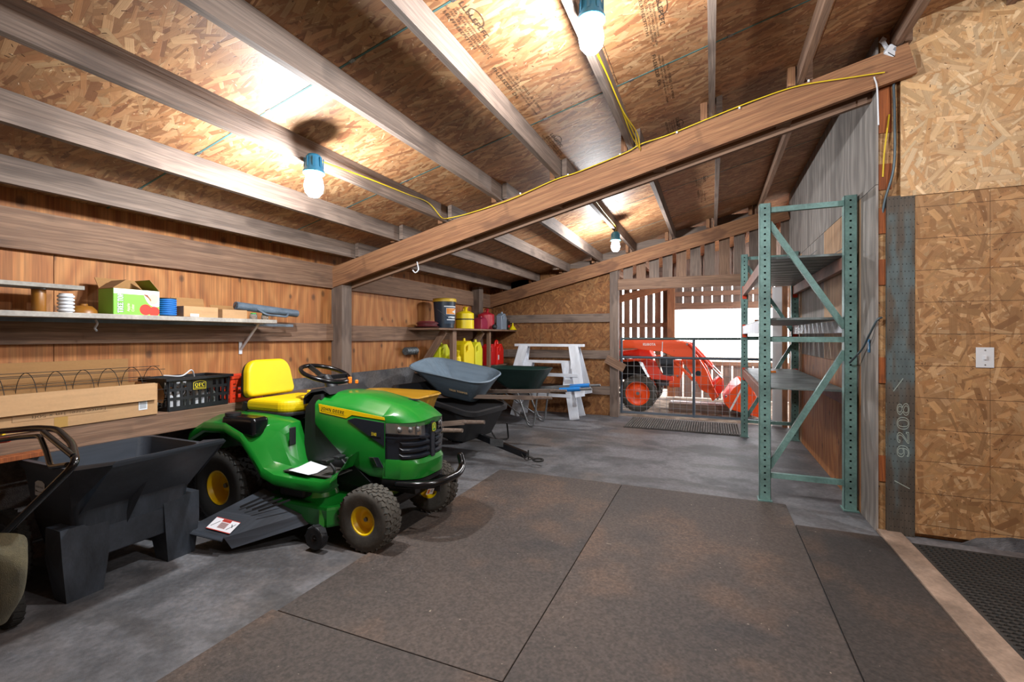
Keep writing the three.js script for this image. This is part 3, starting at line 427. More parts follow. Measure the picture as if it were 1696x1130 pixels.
  part(t, 'bumper', pipe([V(1.3, 0.36, 0.2), V(1.46, 0.37, 0.19), V(1.55, 0.375, 0.1), V(1.56, 0.375, -0.12), V(1.53, 0.4, -0.22), V(1.5, 0.46, -0.24)], 0.024, 0.08, 12), M.gloss, 'black tubular bumper'); for (const z of [0.1, -0.1]) part(t, 'bumper_mount', bx(0.3, 0.04, 0.012, 1.4, 0.34, z), M.black); part(t, 'warning_tag', sheet(0.05, 0.04).rotateY(1.2).rotateZ(-0.4).translate(1.5, 0.325, 0.14), print(64, 48, (g) => { g.fillStyle = '#e6e6e6'; g.fillRect(0, 0, 64, 48); g.fillStyle = '#d8702a'; g.fillRect(6, 6, 22, 36); g.fillStyle = '#333'; g.fillRect(34, 10, 22, 6); g.fillRect(34, 22, 22, 6); }));
  // pedals
  for (const z of [0.27, 0.37]) part(t, 'pedal', [pipe([V(0.93, 0.41, z), V(0.95, 0.46, z), V(0.9, 0.5, z)], 0.009, 0.02), rb(0.05, 0.022, 0.07, 0.008, 0.89, 0.51, z)], M.black);
  // mowing deck with discharge chute
  part(t, 'mower_deck', [ext([[0.36, -0.46], [0.9, -0.5], [1.05, -0.35], [1.05, 0.32], [0.95, 0.44], [0.36, 0.44]], 0.13, 0.02, 2).rotateX(Math.PI / 2).translate(0, 0.245, 0), cyl(V(0.7, 0.24, 0.24), V(0.7, 0.3, 0.24), 0.12, 0.1, 20)], M.green);
  part(t, 'belt_cover', rb(0.22, 0.07, 0.22, 0.02, 0.62, 0.29, 0.3), M.black); part(t, 'engine_pulley', cyl(V(1.0, 0.24, 0.1), V(1.0, 0.36, 0.1), 0.06), M.black);
  const q = [V(0.36, 0.275, 0.4), V(0.78, 0.275, 0.4), V(0.46, 0.1, 0.75), V(0.2, 0.135, 0.8)]; { const n = q[2].clone().sub(q[3]).cross(q[0].clone().sub(q[3])); q[1].y = q[3].y - (n.x * (q[1].x - q[3].x) + n.z * (q[1].z - q[3].z)) / n.y; }
  const quad = (a, b, c, d, th) => { const n = b.clone().sub(a).cross(d.clone().sub(a)).normalize().multiplyScalar(th), o = [a, b, c, d].map((p) => p.clone().sub(n)); return skin([[a, b, c, d], o], true, true); };
  const ch = part(t, 'discharge_chute', [quad(q[3], q[2], q[1], q[0], 0.008), quad(q[1], q[2], V(0.5, 0.035, 0.73), V(0.8, 0.12, 0.44), 0.006), quad(q[3], q[2], V(0.47, 0.085, 0.77), V(0.19, 0.12, 0.83), 0.008)], M.plastic, 'black plastic discharge chute');
  for (let k = 0; k < 4; k++) part(ch, 'rib', bar(V(0.46 + k * 0.07, 0.262, 0.46 - 0), V(0.37 + k * 0.055, 0.212, 0.58), 0.006, 0.012), M.black);
  const ex = q[2].clone().sub(q[3]).normalize(), n0 = ex.clone().cross(q[0].clone().sub(q[3])).normalize(); if (n0.y < 0) n0.negate();
  const lab = part(ch, 'safety_label', sheet(0.17, 0.09), print(256, 128, (g) => { g.fillStyle = '#e4e4ea'; g.fillRect(0, 0, 256, 128); g.fillStyle = '#b03024'; g.fillRect(0, 0, 256, 7); g.fillRect(0, 121, 256, 7); g.fillRect(82, 8, 92, 26); g.fillStyle = '#c4a0a0'; g.fillRect(88, 40, 82, 60); g.fillStyle = '#333'; for (let i = 0; i < 7; i++) g.fillRect(90, 44 + i * 8, 76, 3); g.lineWidth = 6; g.strokeStyle = '#222'; g.beginPath(); g.moveTo(20, 96); g.lineTo(48, 60); g.lineTo(66, 34); g.moveTo(190, 100); g.lineTo(214, 64); g.lineTo(236, 30); g.moveTo(200, 40); g.lineTo(226, 70); g.stroke(); }), 'white and red safety label');
  lab.applyMatrix4(new THREE.Matrix4().makeBasis(ex, n0.clone().cross(ex), n0).setPosition(q[3].clone().lerp(q[2], 0.55).lerp(q[0].clone().lerp(q[1], 0.45), 0.2).addScaledVector(n0, 0.007)));
  wheel(t, 'gauge_wheel', [0.93, 0.085, 0.5], 0.07, 0.05, 0.03, M.black, M.black, 1, 8, 1, 0.001); wheel(t, 'gauge_wheel', [0.33, 0.085, 0.47], 0.07, 0.05, 0.03, M.black, M.black, 1, 8, 1, 0.001); for (const [a, b] of [[V(0.93, 0.09, 0.46), V(0.9, 0.22, 0.43)], [V(0.33, 0.09, 0.43), V(0.36, 0.2, 0.4)]]) part(t, 'gauge_arm', bar(a, b, 0.03, 0.02), M.green);
  wheel(t, 'rear_wheel', [0, 0.254, 0.38], 0.254, 0.2, 0.115, M.tyre, M.yellow, 1, 30, 5, 0.009, 0.75); wheel(t, 'rear_wheel', [0, 0.254, -0.38], 0.254, 0.2, 0.115, M.tyre, M.yellow, -1, 30, 5, 0.009, 0.75);
  wheel(t, 'front_wheel', [1.2, 0.19, 0.345], 0.19, 0.15, 0.085, M.tyreOld, M.yellow, 1, 28, 5, 0.007, 0.6); wheel(t, 'front_wheel', [1.2, 0.19, -0.345], 0.19, 0.15, 0.085, M.tyreOld, M.yellow, -1, 28, 5, 0.007, 0.6);
  solo('paper_sheet', skin([[V(-2.52, 0.438, -2.4), V(-2.33, 0.43, -2.36)], [V(-2.5, 0.432, -2.28), V(-2.3, 0.425, -2.24)], [V(-2.5, 0.431, -2.2), V(-2.32, 0.4245, -2.19)]]).translate(0, 0.004, 0), M.paper, 'white sheet of paper lying on the mower footrest', 'paper');
}
// ---------- left side: ledge, shelf and the carts in front of them ----------
const LT = 0.786;                         // top of the ledge beam
{ // long cardboard box with the flaps open
  const t = thing('cardboard_box', 'long open cardboard box holding a roll of wire fencing, on the ledge', 'box', [-3.478, LT, -1.1]);
  const L = 1.75, zc = 0.06, y1 = 0.2;
  part(t, 'bottom', bx(0.24, 0.004, L, 0, 0.003, zc, 2), M.card); part(t, 'back_side', bx(0.004, y1, L, -0.12, y1 / 2, zc, 2), M.cardIn); part(t, 'front_side', bx(0.004, y1, L, 0.12, y1 / 2, zc, 2), M.card); part(t, 'end_side', bx(0.24, y1, 0.004, 0, y1 / 2, zc - L / 2, 1), M.card);
  part(t, 'back_flap', bx(0.004, 0.16, L - 0.04, -0.124, y1 + 0.08, zc + 0.02, 2), M.cardIn, 'raised back flap'); const f = part(t, 'front_flap', bx(0.004, 0.11, L - 0.03, 0, -0.055, 0, 2), M.card, 'folded front flap'); f.position.set(0.124, y1 + 0.005, zc); f.rotation.z = 0.18;
  part(t, 'end_flap', skin([0, 1, 2, 3].map((k) => [V(-0.11, y1 - k * 0.045, zc - L / 2 - 0.02 - Math.sin(k / 3 * 2.4) * 0.035), V(0.12, y1 - k * 0.045, zc - L / 2 - 0.012 - Math.sin(k / 3 * 2.4) * 0.035)])), M.card);
  part(t, 'barcode_label', sheet(0.05, 0.06).rotateY(Math.PI / 2).translate(0.1235, 0.068, -0.73), print(64, 80, (g) => { g.fillStyle = '#dfe3e8'; g.fillRect(0, 0, 64, 80); g.fillStyle = '#33383f'; for (let i = 0; i < 16; i++) g.fillRect(8, 8 + i * 4, 48, i % 3 ? 2 : 1); }), 'white barcode label');
  part(t, 'tape_strip', bx(0.0045, 0.1, 0.06, 0.1205, 0.05, -0.32), std({ color: 0xb08a4c, roughness: 0.4 }));
  const txt = print(512, 64, (g) => { g.fillStyle = 'rgb(178,140,100)'; g.fillRect(0, 0, 512, 64); g.save(); g.translate(512, 64); g.rotate(Math.PI); g.fillStyle = '#5a452f'; g.font = '44px sans-serif'; g.textBaseline = 'middle'; g.fillText('Fence Size: 1m x 50ft', 10, 32, 490); g.restore(); });
  part(t, 'lettering', sheet(0.42, 0.032).rotateY(Math.PI / 2).translate(0.1235, 0.075, -0.33), txt);
  // the roll of wire fencing lies in it
  const r = thing('wire_fence_roll', 'roll of dark welded wire fencing lying in the long cardboard box', 'wire roll', [-3.48, LT + 0.157, -1.1]); r.scale.y = 1.25;
  const R = 0.12; for (let k = 0; k < 15; k++) { const z = 0.93 - k * 0.128; part(r, 'hoop', new THREE.TorusGeometry(R, 0.0018, 5, 36).translate(0, 0, z), M.wireDark); part(r, 'inner_hoop', new THREE.TorusGeometry(R * 0.62, 0.0016, 5, 28).translate(0, -0.05, z - 0.05), M.wireDark); }
  for (let k = 0; k < 12; k++) { const a = k / 12 * 6.283; part(r, 'line_wire', cyl(V(R * Math.cos(a), R * Math.sin(a), -0.9), V(R * Math.cos(a), R * Math.sin(a), 0.95), 0.0016, 0.0016, 5), M.wireDark); if (k % 2) part(r, 'line_wire', cyl(V(R * 0.62 * Math.cos(a), R * 0.62 * Math.sin(a) - 0.05, -0.9), V(R * 0.62 * Math.cos(a), R * 0.62 * Math.sin(a) - 0.05, 0.95), 0.0016, 0.0016, 5), M.wireDark); }
}
// crate with a grid of holes: four pierced walls, a floor and a rim
function crate(name, label, [x, y, z], [w, h, l], mat, flare, group) {
  const t = thing(name, label, 'crate', [x, y, z], 0, group);
  const wall = (W, Hh, cols, rows) => { const s = shp([[-W / 2, 0], [W / 2, 0], [W / 2 + flare, Hh], [-W / 2 - flare, Hh]]); for (let i = 0; i < cols; i++) for (let j = 0; j < rows; j++) { const cw = W / cols, rh = (Hh - 0.03) / rows, cx = -W / 2 + cw * (i + 0.5), cy = 0.02 + rh * (j + 0.5), hw = cw * 0.3, hh = rh * 0.34; if (j === rows - 1 && Math.abs(cx) < 0.075 && rows > 2) continue; const p = new THREE.Path(); p.moveTo(cx - hw, cy - hh); p.lineTo(cx + hw, cy - hh); p.lineTo(cx + hw, cy + hh); p.lineTo(cx - hw, cy + hh); p.closePath(); s.holes.push(p); } return ext(s, 0.006); };
  part(t, 'base', bx(w, 0.006, l, 0, 0.004, 0), mat);
  for (const s of [-1, 1]) { const a = part(t, 'side_wall', wall(l, h, Math.round(l / 0.042), 3), mat); a.rotation.set(0, Math.PI / 2, 0); a.position.set(s * w / 2, 0, 0); const b = part(t, 'end_wall', wall(w, h, Math.round(w / 0.045), 3), mat); b.position.set(0, 0, s * (l / 2)); }
  const f = flare; part(t, 'rim', [bx(0.022, 0.018, l + 2 * f + 0.02, -w / 2 - f, h, 0), bx(0.022, 0.018, l + 2 * f + 0.02, w / 2 + f, h, 0), bx(w + 2 * f, 0.018, 0.022, 0, h, -l / 2 - f), bx(w + 2 * f, 0.018, 0.022, 0, h, l / 2 + f)], mat);
  return t;
}
{
  const c = crate('plastic_crate', 'black pierced plastic crate of odds and ends, on the ledge', [-3.5, LT, -2.2], [0.26, 0.215, 0.42], std({ map: T.dusty, color: 0x23262c, roughness: 0.5 }), 0.018);
  part(c, 'store_sign', sheet(0.1, 0.07).rotateY(Math.PI / 2).translate(0.14, 0.165, 0.005), print(160, 112, (g) => { g.fillStyle = '#15181c'; g.fillRect(0, 0, 160, 112); g.strokeStyle = '#e8d21a'; g.lineWidth = 5; g.beginPath(); g.moveTo(10, 104); g.lineTo(10, 32); g.quadraticCurveTo(80, -8, 150, 32); g.lineTo(150, 104); g.closePath(); g.stroke(); g.fillStyle = '#e8d21a'; g.font = 'bold 54px serif'; g.textAlign = 'center'; g.fillText('QFC', 80, 76); g.fillRect(24, 86, 112, 5); }), 'black and yellow store sign');
  crate('plastic_crate', 'small red-orange pierced plastic crate beside the black crate, on the ledge', [-3.5, LT, -2.58], [0.24, 0.19, 0.27], M.orangeCrate, 0.002);
  for (let i = 0; i < 12; i++) { const z = -2.35 + (i % 6) * 0.06, x = -3.56 + Math.floor(i / 6) * 0.1; const b = thing('small_bottle', 'small pale bottle standing in the black plastic crate', 'bottle', [x, LT + 0.008, z], 0, 'bottles in the black crate'); part(b, 'body', lathe([[0, 0], [0.022, 0], [0.024, 0.01], [0.024, 0.08], [0.012, 0.1], [0.012, 0.115], [0, 0.115]], 14), i % 3 ? M.white : M.glass); part(b, 'cap', cyl(V(0, 0.115, 0), V(0, 0.135, 0), 0.014), i % 2 ? M.white : M.amber); }
  for (let i = 0; i < 5; i++) { const z = -2.33 + i * 0.075; solo('plastic_bag', new THREE.IcosahedronGeometry(0.045, 2).scale(0.9, 0.62, 0.85).translate(-3.5 + (i % 2) * 0.06, LT + 0.185, z), i % 2 ? M.paper : std({ color: 0x9c9488, roughness: 0.5 }), 'crumpled pale wrapping on top of the black crate', 'wrapping', 'wrappings in the black crate'); }
  solo('wire_bundle', tube([V(-3.55, LT + 0.2, -2.28), V(-3.46, LT + 0.265, -2.2), V(-3.44, LT + 0.23, -2.12), V(-3.52, LT + 0.235, -2.05)], 0.005, 6), M.paper, 'loose white cord lying over the black crate', 'cord');
  solo('wood_scrap', rb(0.07, 0.028, 0.36, 0.004, -3.29, 0.675, -1.14), M.fresh, 'short pale wood offcut resting on the yard cart rim', 'offcut');
}
// wall shelf
{
  const sh = thing('wall_shelf', 'long grey board shelf on white brackets along the plywood wall', 'shelf', [-3.46, 1.4, -1.0]);
  part(sh, 'board', uvm(new RoundedBoxGeometry(0.3, 0.03, 3.6, 2, 0.004), 2).translate(0, 0.015, 0), std({ map: T.dusty, color: 0xd8cfc4, roughness: 0.7 })); part(sh, 'under_bar', bx(0.03, 0.022, 3.9, -0.02, -0.011, -0.15), M.greyPipe, 'blue-grey metal bar under the board');
  for (const z of [-1.72, 0.05]) { const b = part(sh, 'bracket', [bx(0.006, 0.25, 0.028, -0.183, -0.13, z), bx(0.25, 0.006, 0.028, -0.055, -0.004, z)], M.white, 'white shelf bracket'); part(b, 'strut', bar(V(-0.18, -0.22, z), V(0.03, -0.006, z), 0.02, 0.008), M.white); }
  part(sh, 'hook', tube([V(0.02, -0.005, -0.62), V(0.035, -0.03, -0.62), V(0.0, -0.055, -0.625), V(0.02, -0.07, -0.625)], 0.006, 7), M.paper, 'small white hook');
  solo('loose_board', bx(0.2, 0.022, 1.2, -3.44, 1.4 + 0.03 + 0.145, -0.92, 2), std({ map: T.dusty, color: 0xc4bcb0, roughness: 0.7 }), 'grey board raised on small cans over the shelf', 'board');
  for (const z of [-0.55, -1.35]) { const c = thing('tin_can', z < -1 ? 'small brass-coloured can propping up the loose board' : 'dull tin can propping up the loose board', 'can', [-3.42, 1.43, z]); part(c, 'body', lathe([[0, 0], [0.03, 0], [0.03, 0.125], [0, 0.125]], 18), z < -1 ? M.amber : M.steel); part(c, 'lid', cyl(V(0, 0.125, 0), V(0, 0.1335, 0), 0.032), M.steel); }
  const ws = thing('cord_spool', 'white ribbed cord spool on the shelf under the loose board', 'spool', [-3.4, 1.43, -1.46]); part(ws, 'core', cyl(V(0, 0, 0), V(0, 0.11, 0), 0.03), M.white); for (let k = 0; k < 5; k++) part(ws, 'ring', new THREE.TorusGeometry(0.031, 0.008, 6, 20).rotateX(Math.PI / 2).translate(0, 0.014 + k * 0.02, 0), M.white);
  const am = thing('amber_bowl', 'small amber plastic bowl upturned on the shelf', 'bowl', [-3.44, 1.43, -1.56]); part(am, 'bowl', lathe([[0.065, 0], [0.062, 0.02], [0.04, 0.045], [0, 0.05]], 20), M.amber); part(am, 'foot', cyl(V(0, 0.048, 0), V(0, 0.058, 0), 0.02), M.amber);
  // juice carton
  const jb = thing('juice_carton', 'opened green and white juice carton with an apple picture, on the shelf', 'carton', [-3.42, 1.43, -1.79]);
  const front = print(512, 320, (g, w, h) => { g.fillStyle = '#7cc440'; g.fillRect(0, 0, w, h); g.fillStyle = '#eef0ea'; g.fillRect(0, 0, w, 62); g.beginPath(); g.moveTo(330, 0); g.lineTo(512, 0); g.lineTo(512, 200); g.quadraticCurveTo(380, 240, 330, 60); g.fill(); g.fillStyle = '#e8d9a0'; g.beginPath(); g.ellipse(440, 110, 60, 70, 0.3, 0, 7); g.fill(); g.fillStyle = '#c23220'; g.beginPath(); g.arc(350, 250, 70, 0, 7); g.arc(450, 270, 66, 0, 7); g.fill(); g.fillStyle = '#8a4a20'; for (let i = 0; i < 4; i++) { g.save(); g.translate(330 + i * 10, 60); g.rotate(-0.9 + i * 0.12); g.fillRect(0, 0, 12, 90); g.restore(); } g.save(); g.translate(40, 300); g.rotate(-Math.PI / 2); g.fillStyle = '#fff'; g.strokeStyle = '#1c3a12'; g.lineWidth = 10; g.font = 'bold 84px serif'; g.strokeText('TREE TOP', 0, 60, 240); g.fillText('TREE TOP', 0, 60, 240); g.font = '40px sans-serif'; g.fillStyle = '#e9f4d8'; g.fillText('Apple', 20, 130); g.fillText('Cider', 20, 180); g.restore(); });
  part(jb, 'carton_body', rb(0.16, 0.16, 0.26, 0.004, 0, 0.08, 0), std({ color: 0x7cc440, roughness: 0.5 })); part(jb, 'front_print', sheet(0.255, 0.158).rotateY(Math.PI / 2).translate(0.081, 0.08, 0), front, 'printed front with green ground, apples and lettering');
  for (const [x, z, w, l, a, b] of [[-0.08, 0, 0.004, 0.25, 0, 0.6], [0, 0.13, 0.16, 0.004, -0.9, 0], [0, -0.13, 0.16, 0.004, 0.7, 0]]) { const f = part(jb, 'flap', bx(w, 0.09, l, 0, 0.045, 0), M.cardIn); f.position.set(x, 0.16, z); f.rotation.set(a, 0, b); }
  const sp = thing('twine_spool', 'spool wound with bright blue twine, on the shelf beside the carton', 'spool', [-3.4, 1.43, -2.0]); part(sp, 'twine', cyl(V(0, 0.006, 0), V(0, 0.116, 0), 0.05, 0.05, 24), std({ color: 0x1f6fc0, roughness: 0.6, bumpMap: T.grainBump, bumpScale: 0.002 })); for (let k = 0; k < 8; k++) part(sp, 'winding', new THREE.TorusGeometry(0.05, 0.006, 6, 26).rotateX(Math.PI / 2).translate(0, 0.014 + k * 0.0135, 0), std({ color: 0x1f6fc0, roughness: 0.6 })); part(sp, 'flange', cyl(V(0, 0.118, 0), V(0, 0.123, 0), 0.054), M.black);
  const open = (name, label, [x, y, z], w, h, l, flaps) => { const b = thing(name, label, 'box', [x, y, z]); part(b, 'side', [bx(0.004, h, l, w / 2, h / 2, 0, 2), bx(0.004, h, l, -w / 2, h / 2, 0, 2)].slice(0, 1), M.card); part(b, 'side', bx(0.004, h, l, -w / 2, h / 2, 0, 2), M.cardIn); for (const s of [-1, 1]) part(b, 'end', bx(w, h, 0.004, 0, h / 2, s * l / 2, 0), M.card); part(b, 'base', bx(w, 0.004, l, 0, 0.003, 0, 2), M.card); for (const [a, zz, ang] of flaps) { const f = part(b, 'flap', bx(0.004, a, l * 0.95, 0, a / 2, 0, 2), M.cardIn); f.position.set(zz, h, 0); f.rotation.z = ang; } return b; };
  open('small_carton', 'small torn open cardboard carton on the shelf beside the blue twine', [-3.42, 1.43, -2.2], 0.14, 0.075, 0.24, [[0.07, -0.07, 0.25]]);
  open('small_carton', 'brown cardboard carton on the shelf under the grey pipe end', [-3.48, 1.43, -2.5], 0.14, 0.07, 0.2, [[0.04, -0.07, 0.4]]);
  solo('price_tag', rb(0.004, 0.02, 0.06, 0.001, -3.315, 1.442, -2.13), M.white, 'small white tag at the shelf edge by the torn carton', 'tag');
  const pb = thing('pipe_handle_tool', 'grey metal tube with a bent side handle lying across the shelf end', 'tool', [-3.4, 1.5, -2.78]); part(pb, 'tube', cyl(V(-0.03, 0.035, 0.26), V(0.0, -0.005, -0.3), 0.032, 0.032, 20), M.greyPipe); part(pb, 'handle', pipe([V(0.0, 0.02, 0.1), V(0.06, -0.03, 0.06), V(0.065, -0.04, -0.14), V(0.01, 0.0, -0.2)], 0.009, 0.03), M.greyPipe); part(pb, 'bore', cyl(V(-0.032, 0.037, 0.262), V(-0.0325, 0.0375, 0.2635), 0.024), M.navy);
  for (const [z, x] of [[-2.62, -3.36], [-2.74, -3.38]]) { const j = thing('glass_jar', 'small clear jar under the grey tube on the shelf', 'jar', [x, 1.43, z], 0, 'jars on the shelf end'); part(j, 'glass', lathe([[0, 0], [0.026, 0], [0.028, 0.03], [0.02, 0.042], [0, 0.042]], 16), M.glass); part(j, 'lid', cyl(V(0, 0.042, 0), V(0, 0.05, 0), 0.021), M.green2); }
}
// big black yard cart, front lip towards the room
{
  const t = thing('yard_cart', 'big black plastic yard cart with moulded feet and dump lip', 'cart', [-3.0, 0, -1.54]);
  const P = M.plastic, zt = [-0.3, 0.3];
  // body rings bottom to rim, x back to front
  const ring = (y, x0, x1, hz, r = 0.06) => { const out = []; for (const [cx, cz, a0] of [[x1 - r, hz - r, 0], [x0 + r, hz - r, 1], [x0 + r, -hz + r, 2], [x1 - r, -hz + r, 3]]) for (let k = 0; k <= 5; k++) { const a = (a0 + k / 5) * Math.PI / 2; out.push(V(cx + r * Math.cos(a), y, cz + r * Math.sin(a))); } return out; };
  part(t, 'tub', skin([ring(0.2, -0.28, 0.1, 0.24), ring(0.34, -0.3, 0.13, 0.27), ring(0.6, -0.33, 0.2, 0.3), ring(0.64, -0.345, 0.23, 0.32), ring(0.66, -0.345, 0.23, 0.32), ring(0.66, -0.32, 0.205, 0.295), ring(0.6, -0.315, 0.185, 0.285), ring(0.3, -0.29, 0.09, 0.24)], true, true), P);
  // dump lip: a tapering spout over the front panel
  part(t, 'dump_lip', skin([[V(0.16, 0.46, 0.3), V(0.2, 0.655, 0.33), V(0.2, 0.675, 0.31), V(0.14, 0.64, 0.28)], [V(0.44, 0.685, 0.27), V(0.45, 0.7, 0.275), V(0.45, 0.715, 0.26), V(0.42, 0.7, 0.25)], [V(0.44, 0.685, -0.27), V(0.45, 0.7, -0.275), V(0.45, 0.715, -0.26), V(0.42, 0.7, -0.25)], [V(0.16, 0.46, -0.3), V(0.2, 0.655, -0.33), V(0.2, 0.675, -0.31), V(0.14, 0.64, -0.28)]], true), P);
  part(t, 'lip_floor', skin([[V(0.12, 0.4, 0.26), V(0.44, 0.7, 0.265)], [V(0.12, 0.4, -0.26), V(0.44, 0.7, -0.265)]]), P); part(t, 'lip_gusset', skin([[V(0.14, 0.42, 0.06), V(0.4, 0.67, 0.02)], [V(0.13, 0.3, 0.05), V(0.3, 0.6, 0.02)]]), P);
  for (const z of [0.23, -0.23]) part(t, 'foot', skin([-0.1, 0.1].map((dz) => [V(0.0, 0.36, z + dz), V(0.13, 0.36, z + dz), V(0.14, 0.2, z + dz * 0.95), V(0.13, 0.0, z + dz * 0.75), V(0.02, 0.0, z + dz * 0.75), V(-0.02, 0.2, z + dz * 0.95)]), true, true), P, 'moulded foot');
  part(t, 'skirt', rb(0.1, 0.2, 0.3, 0.01, 0.075, 0.27, 0), P);
  part(t, 'brand_sticker', ext([[-0.045, -0.035], [0.045, -0.035], [0.045, 0.03], [0.02, 0.042], [-0.02, 0.042], [-0.045, 0.03]], 0.0012).translate(-0.14, 0.52, 0.2955), print(128, 112, (g) => { g.fillStyle = '#cfdbe6'; g.fillRect(0, 0, 128, 112); }), 'pale sticker');
  part(t, 'sticker_print', sheet(0.078, 0.05, 0.0006).translate(-0.14, 0.52, 0.2972), print(160, 104, (g) => { g.fillStyle = '#cfdbe6'; g.fillRect(0, 0, 160, 104); g.fillStyle = '#2c3e52'; g.font = 'bold 30px serif'; g.fillText('Rubbermaid', 6, 40, 148); g.beginPath(); g.moveTo(0, 62); g.quadraticCurveTo(80, 96, 160, 62); g.lineTo(160, 84); g.lineTo(0, 84); g.fill(); }));
  for (const z of [0.34, -0.34]) wheel(t, 'cart_wheel', [-0.34, 0.2, z], 0.2, 0.05, 0.13, M.tyre, M.black, Math.sign(z), 36, 2, 0.005, 0.3);
  part(t, 'axle', cyl(V(-0.34, 0.2, -0.33), V(-0.34, 0.2, 0.33), 0.012), M.steel);
}
// push mower at the frame edge: folded handlebar and canvas grass bag
{
  const at = (u, v, Z) => atZ(u, v, Z), t = thing('push_mower', 'push mower with black tubular handlebar and olive canvas grass bag', 'lawn mower', [0, 0, 0]);
  const pts = (list, Z) => list.map(([u, v, z]) => atZ(u, v, z ?? Z));
  part(t, 'handlebar', pipe(pts([[-25, 917, -0.773], [5, 887, -0.782], [126, 768, -0.850], [120, 735, -0.918], [95, 711, -0.969], [60, 709, -0.969], [-25, 717, -0.935]]), 0.012, 0.05), M.gloss, 'black tubular handlebar');
  part(t, 'control_bail', pipe(pts([[112, 770, -0.858], [84, 774, -0.867], [77, 748, -0.901], [66, 722, -0.935], [30, 725, -0.935], [-25, 734, -0.909]]), 0.009, 0.03), M.gloss); part(t, 'brace_tube', cyl(...pts([[72, 716, -0.935], [122, 756, -0.867]]), 0.01), M.gloss);
  part(t, 'control_sleeve', cyl(...pts([[-20, 733, -0.914], [14, 728, -0.931]]), 0.0115), M.orangeCrate); part(t, 'lever_tip', cyl(...pts([[-20, 719, -0.935], [5, 716, -0.952]]), 0.013), M.yellow);
  const B = (u, v, z) => atZ(u, v, z), top = B(20, 888, -0.78);
  const bag = [[[-40, 900, -0.688], [-20, 884, -0.672], [30, 884, -0.720], [46, 900, -0.800], [40, 905, -0.880]], [[-42, 960, -0.640], [-10, 925, -0.640], [34, 925, -0.704], [46, 935, -0.800], [40, 930, -0.880]], [[-42, 1000, -0.640], [-10, 985, -0.656], [28, 980, -0.720], [40, 980, -0.800], [34, 970, -0.880]], [[-42, 1050, -0.672], [-20, 1042, -0.688], [4, 1035, -0.736], [16, 1022, -0.800], [10, 1010, -0.880]]].map((r) => new THREE.CatmullRomCurve3(r.map((p) => B(...p))).getPoints(16));
  part(t, 'grass_bag', BGU.mergeVertices(skin(Array.from({ length: 17 }, (_, i) => i).map((i) => new THREE.CatmullRomCurve3(bag.map((r) => r[i])).getPoints(16)))), M.canvas, 'olive canvas grass bag');
  const d = B(-120, 1000, -0.8); part(t, 'mower_body', rb(0.5, 0.14, 0.46, 0.05, d.x - 0.25, 0.16, d.z), M.black); for (const [x, z] of [[0, 0.24], [0, -0.24], [-0.5, 0.24], [-0.5, -0.24]]) wheel(t, 'mower_wheel', [d.x - 0.02 + x, 0.1, d.z + z], 0.1, 0.05, 0.05, M.tyre, M.white, Math.sign(z), 20, 1, 0.003);
}
